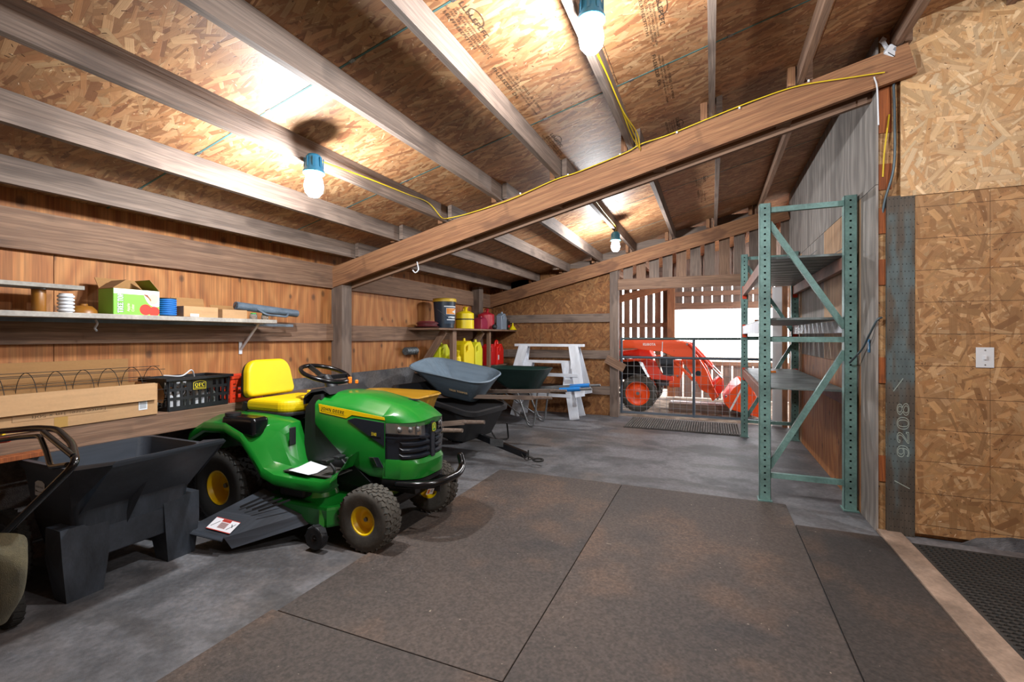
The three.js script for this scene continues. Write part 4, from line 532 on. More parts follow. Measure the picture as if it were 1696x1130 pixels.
// ---------- back left: trailer, wheelbarrows, fuel shelf, saw horses ----------
{ // dump trailer, tongue resting on the floor
  const t = thing('dump_trailer', 'black plastic tow-behind dump trailer with steel tongue on the floor', 'trailer', [-2.78, 0, -4.55]); t.rotation.y = -0.12;
  const b = new THREE.Group();
  const tilt = (g) => turned(g.translate(0, -0.28, 0), 0, 0, -0.19).translate(0, 0.28, 0);
  part(t, 'bed', tilt(tub([[0.42, 0.26, 0.26, -0.05, 0.08], [0.5, 0.32, 0.3, -0.02, 0.1], [0.55, 0.36, 0.58, 0.02, 0.12], [0.58, 0.39, 0.6, 0.02, 0.13], [0.58, 0.39, 0.645, 0.02, 0.13], [0.55, 0.36, 0.65, 0.02, 0.12], [0.535, 0.345, 0.6, 0.02, 0.12], [0.48, 0.3, 0.32, -0.02, 0.1], [0.4, 0.24, 0.3, -0.05, 0.08]])), M.black, 'black plastic bed with dusty rolled rim');
  part(t, 'frame', [bar(V(-0.4, 0.3, -0.2), V(0.4, 0.2, -0.2), 0.04, 0.04), bar(V(-0.4, 0.3, 0.2), V(0.4, 0.2, 0.2), 0.04, 0.04), bar(V(-0.15, 0.25, -0.36), V(-0.15, 0.25, 0.36), 0.04, 0.04), bar(V(0.4, 0.2, -0.22), V(0.4, 0.2, 0.22), 0.04, 0.04)], M.black);
  part(t, 'tongue', bar(V(0.3, 0.26, 0.0), V(1.06, 0.085, 0.0), 0.045, 0.06), M.gloss, 'black steel tongue'); part(t, 'tongue_plate', [bx(0.16, 0.075, 0.006, 0.72, 0.18, 0.028), bx(0.16, 0.006, 0.05, 0.72, 0.2, 0.0)], M.steel, 'bare steel plate on the tongue').rotation.z = 0;
  part(t, 'hitch', [bar(V(1.0, 0.1, 0), V(1.15, 0.06, 0), 0.03, 0.012), new THREE.TorusGeometry(0.05, 0.01, 8, 24).rotateX(Math.PI / 2).translate(1.19, 0.055, 0), cyl(V(1.08, 0.05, 0), V(1.08, 0.14, 0), 0.008), pipe([V(1.02, 0.1, 0.03), V(1.08, 0.05, 0.06), V(1.16, 0.07, 0.03)], 0.005, 0.02)], M.wireDark);
  part(t, 'latch_loop', pipe([V(0.42, 0.24, -0.3), V(0.5, 0.12, -0.32), V(0.6, 0.12, -0.42), V(0.58, 0.3, -0.42)], 0.009, 0.03), M.gloss);
  const lab = part(t, 'warning_label', sheet(0.13, 0.06).rotateY(Math.PI / 2), print(128, 60, (g) => { g.fillStyle = '#d9d4d2'; g.fillRect(0, 0, 128, 60); g.fillStyle = '#a83a30'; g.fillRect(0, 34, 128, 22); g.fillStyle = '#222'; g.fillRect(8, 8, 70, 14); }), 'white and red label'); lab.position.set(0.585, 0.46, -0.1); lab.rotation.z = -0.1;
  for (const z of [0.45, -0.45]) wheel(t, 'trailer_wheel', [-0.15, 0.2, z], 0.2, 0.12, 0.1, M.tyre, M.black, Math.sign(z), 22, 3, 0.008);
}
function barrow(name, label, pos, mat, hmat, { tilt = 0, wheelOn = true, legs = true, len = 0.98, y = 0.5, hl = 1.55, gap = 0.3, legMat = M.steel, grip, roll = 0, htilt }) {
  const t = thing(name, label, 'wheelbarrow', pos), G = (g) => turned(g, roll, 0, tilt), GH = (g) => turned(g, 0, 0, htilt ?? tilt);
  part(t, 'tray', G(tub([[0.2, 0.16, 0, 0.12, 0.08], [0.24, 0.19, 0.02, 0.1, 0.1], [len / 2 - 0.04, 0.3, 0.25, 0.0, 0.2], [len / 2, 0.33, 0.285, -0.02, 0.22], [len / 2 + 0.012, 0.342, 0.297, -0.02, 0.22], [len / 2, 0.33, 0.308, -0.02, 0.22], [len / 2 - 0.02, 0.312, 0.28, -0.02, 0.2], [0.25, 0.19, 0.035, 0.1, 0.1], [0.2, 0.16, 0.014, 0.12, 0.08]], 8).translate(0, y, 0)), mat);
  for (const s of [-1, 1]) { const h = part(t, 'handle', GH(mg([bar(V(-0.55, y - 0.1, s * 0.1), V(0.1, y - 0.025, s * (gap * 0.72)), 0.035, 0.04), bar(V(0.1, y - 0.025, s * (gap * 0.72)), V(hl - 0.7, y + 0.05, s * gap), 0.035, 0.042), cyl(V(hl - 0.72, y + 0.05, s * gap), V(hl - 0.5, y + 0.065, s * gap), 0.02, 0.017, 12)])), hmat);
    if (grip) part(h, 'grip', GH(cyl(V(hl - 0.95, y + 0.028, s * (gap - 0.01)), V(hl - 0.66, y + 0.056, s * gap), 0.03, 0.03, 14)), grip, 'bright blue padded wrap');
    if (legs) { const l = part(t, 'leg', GH(pipe([V(0.1, y - 0.05, s * 0.2), V(0.28, 0.02, s * 0.24), V(0.36, 0.02, s * 0.24), V(0.42, y - 0.02, s * 0.24)], 0.013, 0.05)), legMat); part(l, 'brace', GH(cyl(V(-0.3, y - 0.08, s * 0.14), V(0.3, 0.06, s * 0.24), 0.009)), legMat); } }
  if (wheelOn) { part(t, 'fork', G(mg([bar(V(-0.6, 0.2, 0.09), V(-0.2, y - 0.06, 0.12), 0.02, 0.03), bar(V(-0.6, 0.2, -0.09), V(-0.2, y - 0.06, -0.12), 0.02, 0.03), cyl(V(-0.6, 0.2, -0.1), V(-0.6, 0.2, 0.1), 0.01)])), M.wireDark); wheel(t, 'front_wheel', [-0.6, 0.2, 0], 0.2, 0.09, 0.1, M.tyre, M.steel, 1, 24, 2, 0.006); }
  return t;
}
{
  const a = barrow('wheelbarrow', 'blue-grey steel wheelbarrow tray on wooden handles, set on top of the trailer', [-2.95, 0, -5.0], M.blue, M.handle, { tilt: -0.17, roll: 0.16, htilt: -0.035, wheelOn: false, legs: false, len: 1.02, y: 0.62, hl: 1.85, gap: 0.33 });
part(a, 'brand_lettering', turned(new THREE.PlaneGeometry(0.24, 0.045).rotateX(0.446).translate(0.16, 0.755, 0.262), 0.16, 0, -0.17), letters('TRUE TEMPER', 0xe2c08a), 'tan lettering on the tray side'); a.rotation.y = 0.05;
  barrow('wheelbarrow', 'wheelbarrow with orange-yellow tray and wooden handles behind the riding mower', [-2.75, 0, -3.55], M.tubYellow, M.handle, { y: 0.46, len: 0.9, hl: 1.38, gap: 0.2, tilt: 0.0 });
  const c = barrow('wheelbarrow', 'dark green plastic wheelbarrow on steel legs with blue-wrapped handles', [-2.68, 0, -6.45], M.dkgreen, M.steel, { y: 0.52, len: 1.05, hl: 1.7, gap: 0.26, grip: M.gripBlue });
}
{ // fuel shelf in the corner: two boards on posts with braces
  const t = thing('corner_shelf', 'two-tier wooden shelf with posts and diagonal braces in the corner', 'shelf', [-3.42, 0, -6.3]);
  part(t, 'board', rb(0.5, 0.025, 2.54, 0.004, 0.03, 1.385, 0), wood(T.brown)); part(t, 'board', ext([[-0.22, -1.1], [0.2, -1.1], [0.22, 1.0], [0.15, 1.18], [0, 1.25], [-0.22, 1.25]], 0.022, 0.002).rotateX(-Math.PI / 2).translate(0, 0.8, 0), wood(T.brown));
  for (const [z, w] of [[0.79, 0.1], [-0.31, 0.05]]) part(t, 'post', bx(0.05, 1.37, w, 0.2, 0.685, z, 1), M.brown);
  for (const z of [0.97, -0.14]) part(t, 'brace', bar(V(0.17, 1.36, z), V(-0.19, 0.85, z), 0.04, 0.09), M.brown);
}
const fs = (z, x = -3.36) => [x, 1.398, z], fl = (z, x = -3.36) => [x, 0.8225, z];
// metal safety can: squat round can with spout, bail handle and a band
function safetyCan(label, pos, mat, r = 0.115, h = 0.2, band = true) {
  const t = thing('fuel_can', label, 'fuel can', pos); part(t, 'body', lathe([[0, 0], [r, 0], [r * 1.02, 0.01], [r, 0.02], [r, h], [r * 0.95, h + 0.015], [r * 0.35, h + 0.05], [0, h + 0.05]], 28), mat); part(t, 'spout', [cyl(V(0.03, h + 0.03, 0.03), V(0.05, h + 0.09, 0.05), 0.02), cyl(V(0.05, h + 0.09, 0.05), V(0.052, h + 0.1, 0.052), 0.026)], mat); part(t, 'bail_handle', pipe([V(-0.05, h + 0.04, -0.05), V(-0.05, h + 0.1, -0.05), V(0.03, h + 0.1, 0.02)], 0.009, 0.03), mat);
  if (band) part(t, 'band', lathe([[r + 0.001, h * 0.6], [r + 0.0015, h * 0.6], [r + 0.0015, h * 0.68], [r + 0.001, h * 0.68]], 28), M.black); return t;
}
// moulded jug: slab body with loop handle and nozzle
function jug(label, pos, mat, [w, h, d], turn = 0, capM = mat) {
  const t = thing('fuel_jug', label, 'fuel can', pos, turn), s = new THREE.Shape(); s.moveTo(-d / 2, 0); s.lineTo(d / 2, 0); s.lineTo(d / 2, h * 0.72); s.lineTo(d * 0.2, h); s.lineTo(-d * 0.1, h); s.lineTo(-d / 2, h * 0.86); s.closePath();
  const hole = new THREE.Path(); hole.moveTo(-d * 0.36, h * 0.6); hole.lineTo(-d * 0.12, h * 0.66); hole.lineTo(-d * 0.1, h * 0.86); hole.lineTo(-d * 0.36, h * 0.78); hole.closePath(); s.holes.push(hole);
  part(t, 'body', ext(s, w, Math.min(0.014, w * 0.2), 3).translate(0, 0, -w / 2).rotateY(Math.PI / 2), mat); part(t, 'cap', cyl(V(0, h * 0.96, -d * 0.05), V(0, h * 1.1, -d * 0.05), 0.022, 0.017), capM); part(t, 'label_panel', rb(w + 0.002, h * 0.34, d * 0.4, 0.0008, 0, h * 0.3, d * 0.1), mat); return t;
}
{
  const pan = thing('maroon_pan', 'stack of maroon plastic drain pans on the top corner shelf', 'pan', fs(-5.22, -3.44)); part(pan, 'pan', lathe([[0, 0], [0.12, 0], [0.16, 0.02], [0.165, 0.022], [0.13, 0.03], [0.13, 0.055], [0.15, 0.06], [0.12, 0.085], [0, 0.085]], 30), M.darkRed); part(pan, 'inner_disc', cyl(V(0, 0.085, 0), V(0, 0.09, 0), 0.1), M.maroon);
  const bk = thing('oil_bucket', 'navy plastic bucket with yellow lid and orange label on the corner shelf', 'bucket', fs(-5.52)); part(bk, 'body', lathe([[0, 0], [0.125, 0], [0.13, 0.01], [0.152, 0.36], [0.156, 0.37], [0, 0.37]], 32), std({ color: 0x1c2836, roughness: 0.4 })); part(bk, 'lid', lathe([[0, 0.405], [0.146, 0.405], [0.16, 0.4], [0.163, 0.36], [0.156, 0.36]], 32), std({ color: 0xc8a428, roughness: 0.45 }), 'yellow lid'); part(bk, 'bail', tube([V(-0.02, 0.25, 0.15), V(0.1, 0.17, 0.13), V(0.15, 0.13, 0), V(0.1, 0.17, -0.13), V(-0.02, 0.25, -0.15)], 0.003, 6), M.steel);
  part(bk, 'label_sheet', (() => { const g = new THREE.CylinderGeometry(0.149, 0.1395, 0.24, 24, 1, true, 0.5, 1.7); g.translate(0, 0.18, 0); return g; })(), print(256, 256, (g) => { g.fillStyle = '#22364a'; g.fillRect(0, 0, 256, 256); g.fillStyle = '#d8dde2'; g.fillRect(0, 0, 256, 14); g.fillRect(30, 30, 200, 90); g.fillStyle = '#d8862a'; g.beginPath(); g.moveTo(34, 34); g.lineTo(226, 34); g.lineTo(120, 84); g.lineTo(226, 116); g.lineTo(34, 116); g.fill(); g.fillStyle = '#d8dde2'; g.fillRect(60, 150, 140, 22); g.fillRect(40, 190, 180, 14); }), 'orange and white product label');
  safetyCan('round yellow metal safety can with a black band on the top corner shelf', fs(-6.09), M.canYellow, 0.135, 0.22);
  jug('small magenta plastic fuel jug on the top corner shelf', fs(-6.45, -3.28), M.maroon, [0.14, 0.18, 0.22]);
  safetyCan('round red metal safety can behind the magenta jug on the top corner shelf', fs(-6.8, -3.36), std({ color: 0xa81c2c, roughness: 0.4 }), 0.135, 0.23, false);
  solo('dark_glove', new THREE.IcosahedronGeometry(0.055, 2).scale(0.7, 0.8, 1).translate(-3.17, 1.44, -6.72), M.black, 'dark work glove lying in front of the red safety can', 'glove');
  const oj = jug('grey oil jug with a dark label on the top corner shelf', fs(-7.14, -3.24), std({ color: 0x7c8896, roughness: 0.35 }), [0.11, 0.27, 0.21]); part(oj, 'dark_label', rb(0.103, 0.11, 0.1, 0.001, 0, 0.08, 0.03), M.navy);
  const ob = thing('oil_bottle', 'small black oil bottle with red label beside the grey oil jug', 'bottle', fs(-7.34, -3.22)); part(ob, 'body', rb(0.06, 0.15, 0.09, 0.012, 0, 0.075, 0), M.gloss); part(ob, 'cap', cyl(V(0, 0.15, 0), V(0, 0.18, 0), 0.016), M.gloss); part(ob, 'red_label', rb(0.062, 0.04, 0.07, 0.001, 0, 0.06, 0), M.red);
  const fn = thing('funnel', 'yellow plastic funnel standing at the end of the corner shelf', 'funnel', fs(-7.48, -3.18)); part(fn, 'cone', lathe([[0.07, 0], [0.066, 0.006], [0.014, 0.08], [0.01, 0.12], [0.007, 0.12]], 24), M.canYellow); part(fn, 'rim', new THREE.TorusGeometry(0.069, 0.004, 6, 24).rotateX(Math.PI / 2).translate(0, 0.004, 0), M.canYellow);
  jug('lime-yellow fuel jug behind the brace on the lower corner shelf', fl(-5.53, -3.44), std({ color: 0xc8cc20, roughness: 0.42 }), [0.17, 0.36, 0.28]);
  const sm = safetyCan('small yellow round can with dark lettering on the lower corner shelf', fl(-5.66, -3.25), M.canYellow, 0.06, 0.17, false); part(sm, 'word_band', lathe([[0.061, 0.06], [0.0612, 0.06], [0.0612, 0.09], [0.061, 0.09]], 24), M.black);
  jug('big yellow plastic fuel jug between the shelf posts on the lower tier', fl(-5.98, -3.32), M.canYellow, [0.2, 0.4, 0.3], 0, M.canYellow);
  jug('narrow yellow fuel jug beside the second post on the lower tier', fl(-6.3, -3.3), std({ color: 0xd8d020, roughness: 0.42 }), [0.14, 0.38, 0.24]);
  jug('dark red fuel jug behind the second post on the lower tier', fl(-6.6, -3.42), std({ color: 0x9c1a20, roughness: 0.42 }), [0.13, 0.33, 0.22]);
  jug('red fuel jug right beside the second shelf post on the lower tier', fl(-6.83, -3.33), M.red, [0.15, 0.34, 0.22]);
  const rj = jug('tall bright red fuel jug with loop handle at the lower shelf end', fl(-7.08, -3.3), std({ color: 0xd82018, roughness: 0.4 }), [0.15, 0.34, 0.24]); part(rj, 'loop_handle', pipe([V(0, 0.26, 0.09), V(0, 0.38, 0.07), V(0, 0.4, -0.01), V(0, 0.31, -0.03)], 0.017, 0.05), std({ color: 0xd82018, roughness: 0.4 })); part(rj, 'info_label', rb(0.153, 0.08, 0.04, 0.001, 0, 0.12, 0.09), M.white);
  // corrugated fitting on the wall
  const cf = thing('ribbed_canister', 'grey ribbed plastic canister fixed to the plywood wall beside the corner shelf', 'canister', [-3.61, 1.1, -5.05]); part(cf, 'barrel', cyl(V(0.03, 0, 0.12), V(0.03, 0, -0.12), 0.045), M.galv); for (let k = 0; k < 7; k++) part(cf, 'rib', new THREE.TorusGeometry(0.045, 0.007, 6, 22).translate(0.03, 0, 0.105 - k * 0.035), M.steel);
}
// two white saw horses, the second stacked over the first
function sawhorse(label, x0, x1, y, z, legH, spread) {
  const t = thing('saw_horse', label, 'saw horse', [(x0 + x1) / 2, 0, z], 0, undefined), L = (x1 - x0) / 2, m = M.whitePaint, b = y - legH;
  part(t, 'top_rail', bx(2 * L, 0.04, 0.1, 0, y - 0.02, 0), m);
  for (const s of [-1, 1]) { for (const q of [-1, 1]) part(t, 'leg', bar(V(s * (L - 0.16), y - 0.03, q * 0.05), V(s * (L - 0.16 + legH * 0.2), b + 0.003, q * (0.05 + spread)), 0.15, 0.022, V(0, 0, 1)), m);
    part(t, 'gusset', ext([[-0.06, 0], [0.06, 0], [0.15, -0.32], [-0.15, -0.32]], 0.016).translate(0, 0, -0.008).rotateY(Math.PI / 2).translate(s * (L - 0.17), y - 0.06, 0), m);
    part(t, 'end_tie', bar(V(s * (L - 0.1), y - legH * 0.55, -0.05 - spread * 0.55), V(s * (L - 0.1), y - legH * 0.55, 0.05 + spread * 0.55), 0.02, 0.08), m); }
  part(t, 'side_rail', bx(2 * L - 0.1, 0.05, 0.02, 0, y - legH * 0.6, 0.05 + spread * 0.6 + 0.012), m);
  return t;
}
sawhorse('lower white painted saw horse standing on the concrete by the strand-board wall', -2.92, -1.96, 0.9, -7.18, 0.9, 0.14);
sawhorse('upper white painted saw horse stacked astride the other saw horse', -3.0, -1.84, 1.165, -7.18, 0.8, 0.19);
// ---------- mats on the floor ----------
const flatMat = (name, label, x0, x1, z0, z1, m, h = 0.016, group) => solo(name, rb(x1 - x0 - 0.004, h, z0 - z1 - 0.004, 0.003, (x0 + x1) / 2, h / 2 + 0.0005, (z0 + z1) / 2, 1), m, label, 'floor mat', group);
flatMat('rubber_mat', 'wide brown-black rubber stall mat beside the riding mower', -1.87, -0.714, -1.58, -4.09, M.mat);
flatMat('rubber_mat', 'rubber stall mat laid across the end of the mower-side mat', -1.9, -0.714, 0.9, -1.58, M.mat);
flatMat('rubber_mat', 'wide rubber stall mat ending at the rack foot', -0.714, 0.519, -1.55, -4.09, M.mat); flatMat('rubber_mat', 'rubber stall mat laid behind the mat ending at the rack foot', -0.714, 0.519, 0.9, -1.55, M.mat);
flatMat('rubber_mat', 'narrow dark rubber mat strip beside the timber sill', 0.521, 1.0, 0.9, -3.68, std({ map: T.mat, color: 0xc4c8cc, roughness: 0.75, bumpMap: T.speck, bumpScale: 0.001 }));
struct('sill_board', uvm(new RoundedBoxGeometry(0.13, 0.022, 4.7, 2, 0.004).translate(1.068, 0.011, -1.45), 2), std({ map: T.dusty, color: 0xcdb09a, roughness: 0.8, bumpMap: T.grainBump, bumpScale: 0.001 }));
{
  const t = thing('drainage_mat', 'black rubber drainage mat with rows of studs beside the timber sill', 'floor mat', [1.135, 0, -3.63]);
  part(t, 'base', bx(0.95, 0.008, 3.2, 0.475, 0.0045, 1.6), M.rubber); const st = []; for (let i = 0; i < 30; i++) for (let j = 0; j < 100; j++) st.push(new THREE.BoxGeometry(0.021, 0.008, 0.021).rotateY(0.78).translate(0.02 + i * 0.0315, 0.0125, 0.02 + j * 0.032)); const q = part(t, 'studs', st, M.rubber); q.userData.kind = 'stuff'; part(t, 'edging', [bx(0.014, 0.018, 3.2, 0.007, 0.009, 1.6), bx(0.95, 0.018, 0.014, 0.475, 0.009, 0.007)], M.rubber);
  const g = thing('ribbed_mat', 'dark ribbed rubber mat lying in front of the gate', 'floor mat', [-0.4, 0, -7.13]); part(g, 'base', bx(1.5, 0.01, 0.84, 0, 0.0055, 0), M.rubber); const rs = []; for (let i = 0; i < 48; i++) rs.push(bx(0.014, 0.012, 0.84, -0.74 + i * 0.0315, 0.0165, 0)); const r = part(g, 'ribs', rs, std({ map: T.dusty, color: 0x8c8680, roughness: 0.85 })); r.userData.kind = 'stuff';
}
// ---------- pallet rack ----------
{
  const Z0 = -4.2, Z1 = -6.72, t = thing('pallet_rack', 'teal steel pallet rack with three shelf levels beside the plywood partition', 'rack', [0.665, 0, (Z0 + Z1) / 2]);
  const hz = (Z0 - Z1) / 2, H2 = 2.34, xs = [-0.28, 0.28];
  const face = (() => { const s = shp([[-0.04, 0], [0.04, 0], [0.04, H2], [-0.04, H2]]); for (let y = 0.06; y < H2 - 0.04; y += 0.0508) { const p = new THREE.Path(); p.moveTo(-0.008, y); p.lineTo(0.006, y); p.lineTo(0.006, y + 0.013); p.lineTo(-0.008, y + 0.013); p.closePath(); s.holes.push(p); } return ext(s, 0.003); })();
  for (const [zz, m] of [[hz, M.teal], [-hz, M.teal]]) {
    for (const x of xs) { const u = part(t, 'upright', [face.clone().translate(x, 0, zz + 0.032), bx(0.003, H2, 0.07, x - 0.0385, H2 / 2, zz, 1), bx(0.003, H2, 0.07, x + 0.0385, H2 / 2, zz, 1)], m); part(u, 'base_plate', bx(0.1, 0.008, 0.12, x, 0.005, zz), m); part(u, 'back_fill', bx(0.07, H2 - 0.02, 0.003, x, H2 / 2, zz - 0.03, 1), M.navy); }
    for (const y of [2.29, 1.27, 0.2]) part(t, 'brace', bar(V(xs[0] + 0.03, y, zz), V(xs[1] - 0.03, y, zz), 0.035, 0.04), m);
    part(t, 'brace', bar(V(xs[0] + 0.03, 2.19, zz), V(xs[1] - 0.03, 1.36, zz), 0.035, 0.042), m); part(t, 'brace', bar(V(xs[1] - 0.03, 1.18, zz), V(xs[0] + 0.03, 0.26, zz), 0.035, 0.042), m);
  }
  [[1.92, M.beam, M.beam], [1.43, M.whitePaint, M.whitePaint], [0.88, M.beam, M.beam]].forEach(([y, m, m2], lv) => {
    for (const [x, mm] of [[xs[0] - 0.0, m], [xs[1], m2]]) { const b = part(t, 'beam', rb(0.045, 0.1, 2 * hz - 0.08, 0.004, x, y - 0.06, 0), mm, lv === 1 ? 'white painted beam' : 'worn red-brown beam'); for (const s of [-1, 1]) part(b, 'connector', bx(0.05, 0.16, 0.01, x, y - 0.07, s * (hz - 0.038)), M.orangeCrate); }
    if (lv === 2) for (let k = 0; k < 5; k++) part(t, 'deck_panel', rb(0.56, 0.014, 0.48, 0.002, 0, y - 0.001, -hz + 0.28 + k * 0.49), M.deck); else for (let k = 0; k < 12; k++) part(t, 'deck_slat', rb(0.54, 0.02, 0.17, 0.004, 0, y + 0.002, -hz + 0.15 + k * 0.2), M.deck);
    if (lv === 0) for (let k = 0; k < 4; k++) part(t, 'deck_wire', cyl(V(-0.25 + k * 0.165, y + 0.04, -hz + 0.06), V(-0.25 + k * 0.165, y + 0.04, hz - 0.06), 0.003, 0.003, 6), M.wire);
  });
  solo('orange_clip', bx(0.06, 0.02, 0.04, 0.62, 0.9, -5.9), M.orangeTip, 'small orange wood scrap lying on the lower rack shelf', 'scrap');
  solo('wood_offcut', bx(0.16, 0.025, 0.09, 0.5, 1.457, -5.6), M.fresh, 'pale wood offcut on the middle rack shelf', 'offcut');
}
// ---------- gate ----------
{
  const x0 = -1.355, x1 = 0.87, Z = -7.72, t = thing('mesh_gate', 'dark grey tube-framed wire mesh gate across the opening', 'gate', [(x0 + x1) / 2, 0, Z]), h = (x1 - x0) / 2, g = M.gate;
  for (const y of [1.25, 0.95, 0.06]) part(t, 'rail', cyl(V(-h, y, 0), V(h, y, 0), 0.02, 0.02, 12), y > 1 ? std({ color: 0x3c4a48, roughness: 0.5 }) : g);
  for (const x of [-h, -h + 1.1, h]) part(t, 'stile', cyl(V(x, 0.04, 0), V(x, 1.27, 0), 0.021, 0.021, 12), g);
  for (let x = -h + 0.1; x < h - 0.04; x += 0.1) part(t, 'mesh_wire', cyl(V(x, 0.06, 0.004), V(x, 0.95, 0.004), 0.0028, 0.0028, 5), M.wire); for (let y = 0.16; y < 0.93; y += 0.13) part(t, 'mesh_wire', cyl(V(-h, y, -0.003), V(h, y, -0.003), 0.0028, 0.0028, 5), M.wire);
  part(t, 'latch', [cyl(V(h - 0.02, 0.35, 0.02), V(h + 0.1, 0.35, 0.02), 0.008), cyl(V(h + 0.06, 0.28, 0.03), V(h + 0.06, 0.42, 0.03), 0.007)], M.steel);
}
// ---------- orange loader tractor in the bay ----------
{
  const Zn = -8.35, t = thing('loader_tractor', 'orange compact tractor with front loader and bucket, parked behind the gate', 'tractor', [0, 0, 0]);
  const px = (x, y, Z = Zn) => { const p = atZ(1010 + x / 7.06, 540 + y / 7.06, Z); return [p.x, p.y]; };
  const slab = (pts, Z, th, m, name, label, bev = 0.008) => part(t, name, ext(pts.map(([x, y]) => px(x, y, Zn)), th, bev, 2).translate(0, 0, Z - th), m, label);
  const arm = [[60, 165], [760, 172], [930, 200], [1010, 330], [1130, 520], [1200, 690], [1275, 830], [1200, 880], [1150, 790], [1060, 745], [990, 600], [900, 480], [830, 380], [720, 350], [600, 300], [400, 280], [300, 262], [60, 262]];
  const near = slab(arm, Zn, 0.09, M.kubota, 'loader_arm', 'orange loader arm'); slab(arm, Zn - 0.95, 0.09, M.kubota, 'loader_arm');
  const pw = px(460, 215), lt = part(near, 'lettering', new THREE.PlaneGeometry(0.33, 0.065), letters('KUBOTA', 0xf4f0ea), 'white lettering on the arm'); lt.position.set(pw[0], pw[1], Zn + 0.002);
  const bd = px(750, 290), dd = part(near, 'model_mark', new THREE.PlaneGeometry(0.07, 0.03), letters('LA', 0x5a2a18)); dd.position.set(bd[0], bd[1], Zn + 0.002); part(near, 'seam_strip', ext([px(612, 185), px(622, 185), px(616, 300), px(606, 300)], 0.002).translate(0, 0, Zn), M.white);
  slab([[-900, 300], [130, 300], [300, 275], [440, 290], [500, 390], [130, 360], [-900, 360]], Zn - 0.3, 0.5, M.kubotaRed, 'bonnet', 'red-orange bonnet', 0.03); slab([[180, 390], [420, 385], [520, 410], [620, 580], [740, 600], [740, 645], [480, 625], [430, 540], [380, 430], [300, 410]], Zn - 0.05, 0.12, M.kubotaRed, 'fender', 'red fender');
  slab([[560, 385], [760, 385], [775, 560], [690, 605], [620, 575]], Zn - 0.1, 0.7, M.navy, 'engine_bay'); slab([[-900, 380], [300, 400], [430, 620], [300, 640], [-900, 640]], Zn - 0.2, 0.6, M.gloss, 'chassis_body'); slab([[740, 400], [850, 400], [850, 560], [820, 640], [820, 720], [690, 720], [690, 650], [750, 640]], Zn - 0.02, 0.1, M.kubota, 'loader_post');
  slab([[550, 640], [690, 640], [690, 720], [550, 720]], Zn - 0.3, 0.4, M.galv, 'front_axle_case');
  slab([[60, 385], [200, 400], [420, 380], [610, 330], [600, 350], [420, 400], [210, 420], [60, 410]], Zn + 0.03, 0.03, M.kubota, 'lift_cylinder'); slab([[740, 410], [780, 410], [1010, 640], [980, 660]], Zn + 0.035, 0.03, M.kubota, 'arm_brace');
  for (const z of [0.03, -0.95]) { const a = px(925, 210), b = px(1200, 500), c = px(1310, 610); part(t, 'tilt_cylinder', cyl(V(a[0], a[1], Zn + z), V(b[0], b[1], Zn + z), 0.028), M.kubotaRed); part(t, 'cylinder_rod', cyl(V(b[0], b[1], Zn + z), V(c[0], c[1], Zn + z), 0.014), M.chrome); slab([[1180, 740], [1200, 755], [1330, 625], [1310, 600]], Zn + z, 0.03, M.kubota, 'tilt_link'); }
  slab([[1190, 690], [1300, 600], [1330, 630], [1340, 760], [1260, 870], [1200, 850]], Zn - 0.3, 0.5, M.kubotaRed, 'coupler'); for (const [x, y, r] of [[635, 332, 0.02], [1035, 555, 0.045], [905, 215, 0.018], [790, 585, 0.016], [1260, 852, 0.016], [1360, 828, 0.02]]) { const p = px(x, y); part(t, 'pivot_pin', cyl(V(p[0], p[1], Zn - 0.02), V(p[0], p[1], Zn + 0.012), r), x === 1035 ? M.navy : M.steel); }
  // bucket: curved back, floor and two side plates
  const sp = [[1330, 880], [1400, 960], [1750, 1060], [1800, 1010], [1640, 680], [1530, 655], [1440, 720]].map(([x, y]) => px(x, y)); for (const z of [0.12, -1.15]) part(t, 'bucket_side', ext(sp, 0.02, 0.004).translate(0, 0, Zn + z), M.kubota); const bk = sp.slice(0, 3).concat([sp[0]]); part(t, 'bucket_shell', skin([0.12, -1.15].map((z) => [sp[3], sp[2], sp[1], sp[0], sp[6], sp[5]].map(([x, y]) => V(x, y, Zn + z + 0.01)))), M.kubotaRed, 'orange-red bucket'); part(t, 'bucket_edge_mark', ext([px(1395, 965), px(1410, 985), px(1545, 730), px(1530, 715)], 0.004).translate(0, 0, Zn + 0.14), M.white);
  const wc = px(340, 795); wheel(t, 'front_wheel', [wc[0], Math.max(wc[1], 0.31), Zn + 0.08], 0.31, 0.2, 0.2, M.tyreOld, M.kubota, 1, 18, 2, 0.02, 0.5); wheel(t, 'front_wheel', [wc[0], 0.31, Zn - 1.0], 0.31, 0.2, 0.2, M.tyreOld, M.kubota, -1, 18, 2, 0.02, 0.5); wheel(t, 'rear_wheel', [wc[0] - 1.5 + 0.35, 0.55, Zn + 0.0], 0.55, 0.3, 0.3, M.tyreOld, M.kubota, 1, 20, 2, 0.03, 0.5);
  for (const [i, z] of [-8.75, -9.0].entries()) solo('sleeper_timber', rb(1.3, 0.14, 0.18, 0.01, -0.05, 0.045 + i * 0.0, z), i ? M.white : M.grey, i ? 'pale timber beam on the ground behind the grey one, under the loader' : 'grey timber beam lying on the ground under the loader', 'timber');
}
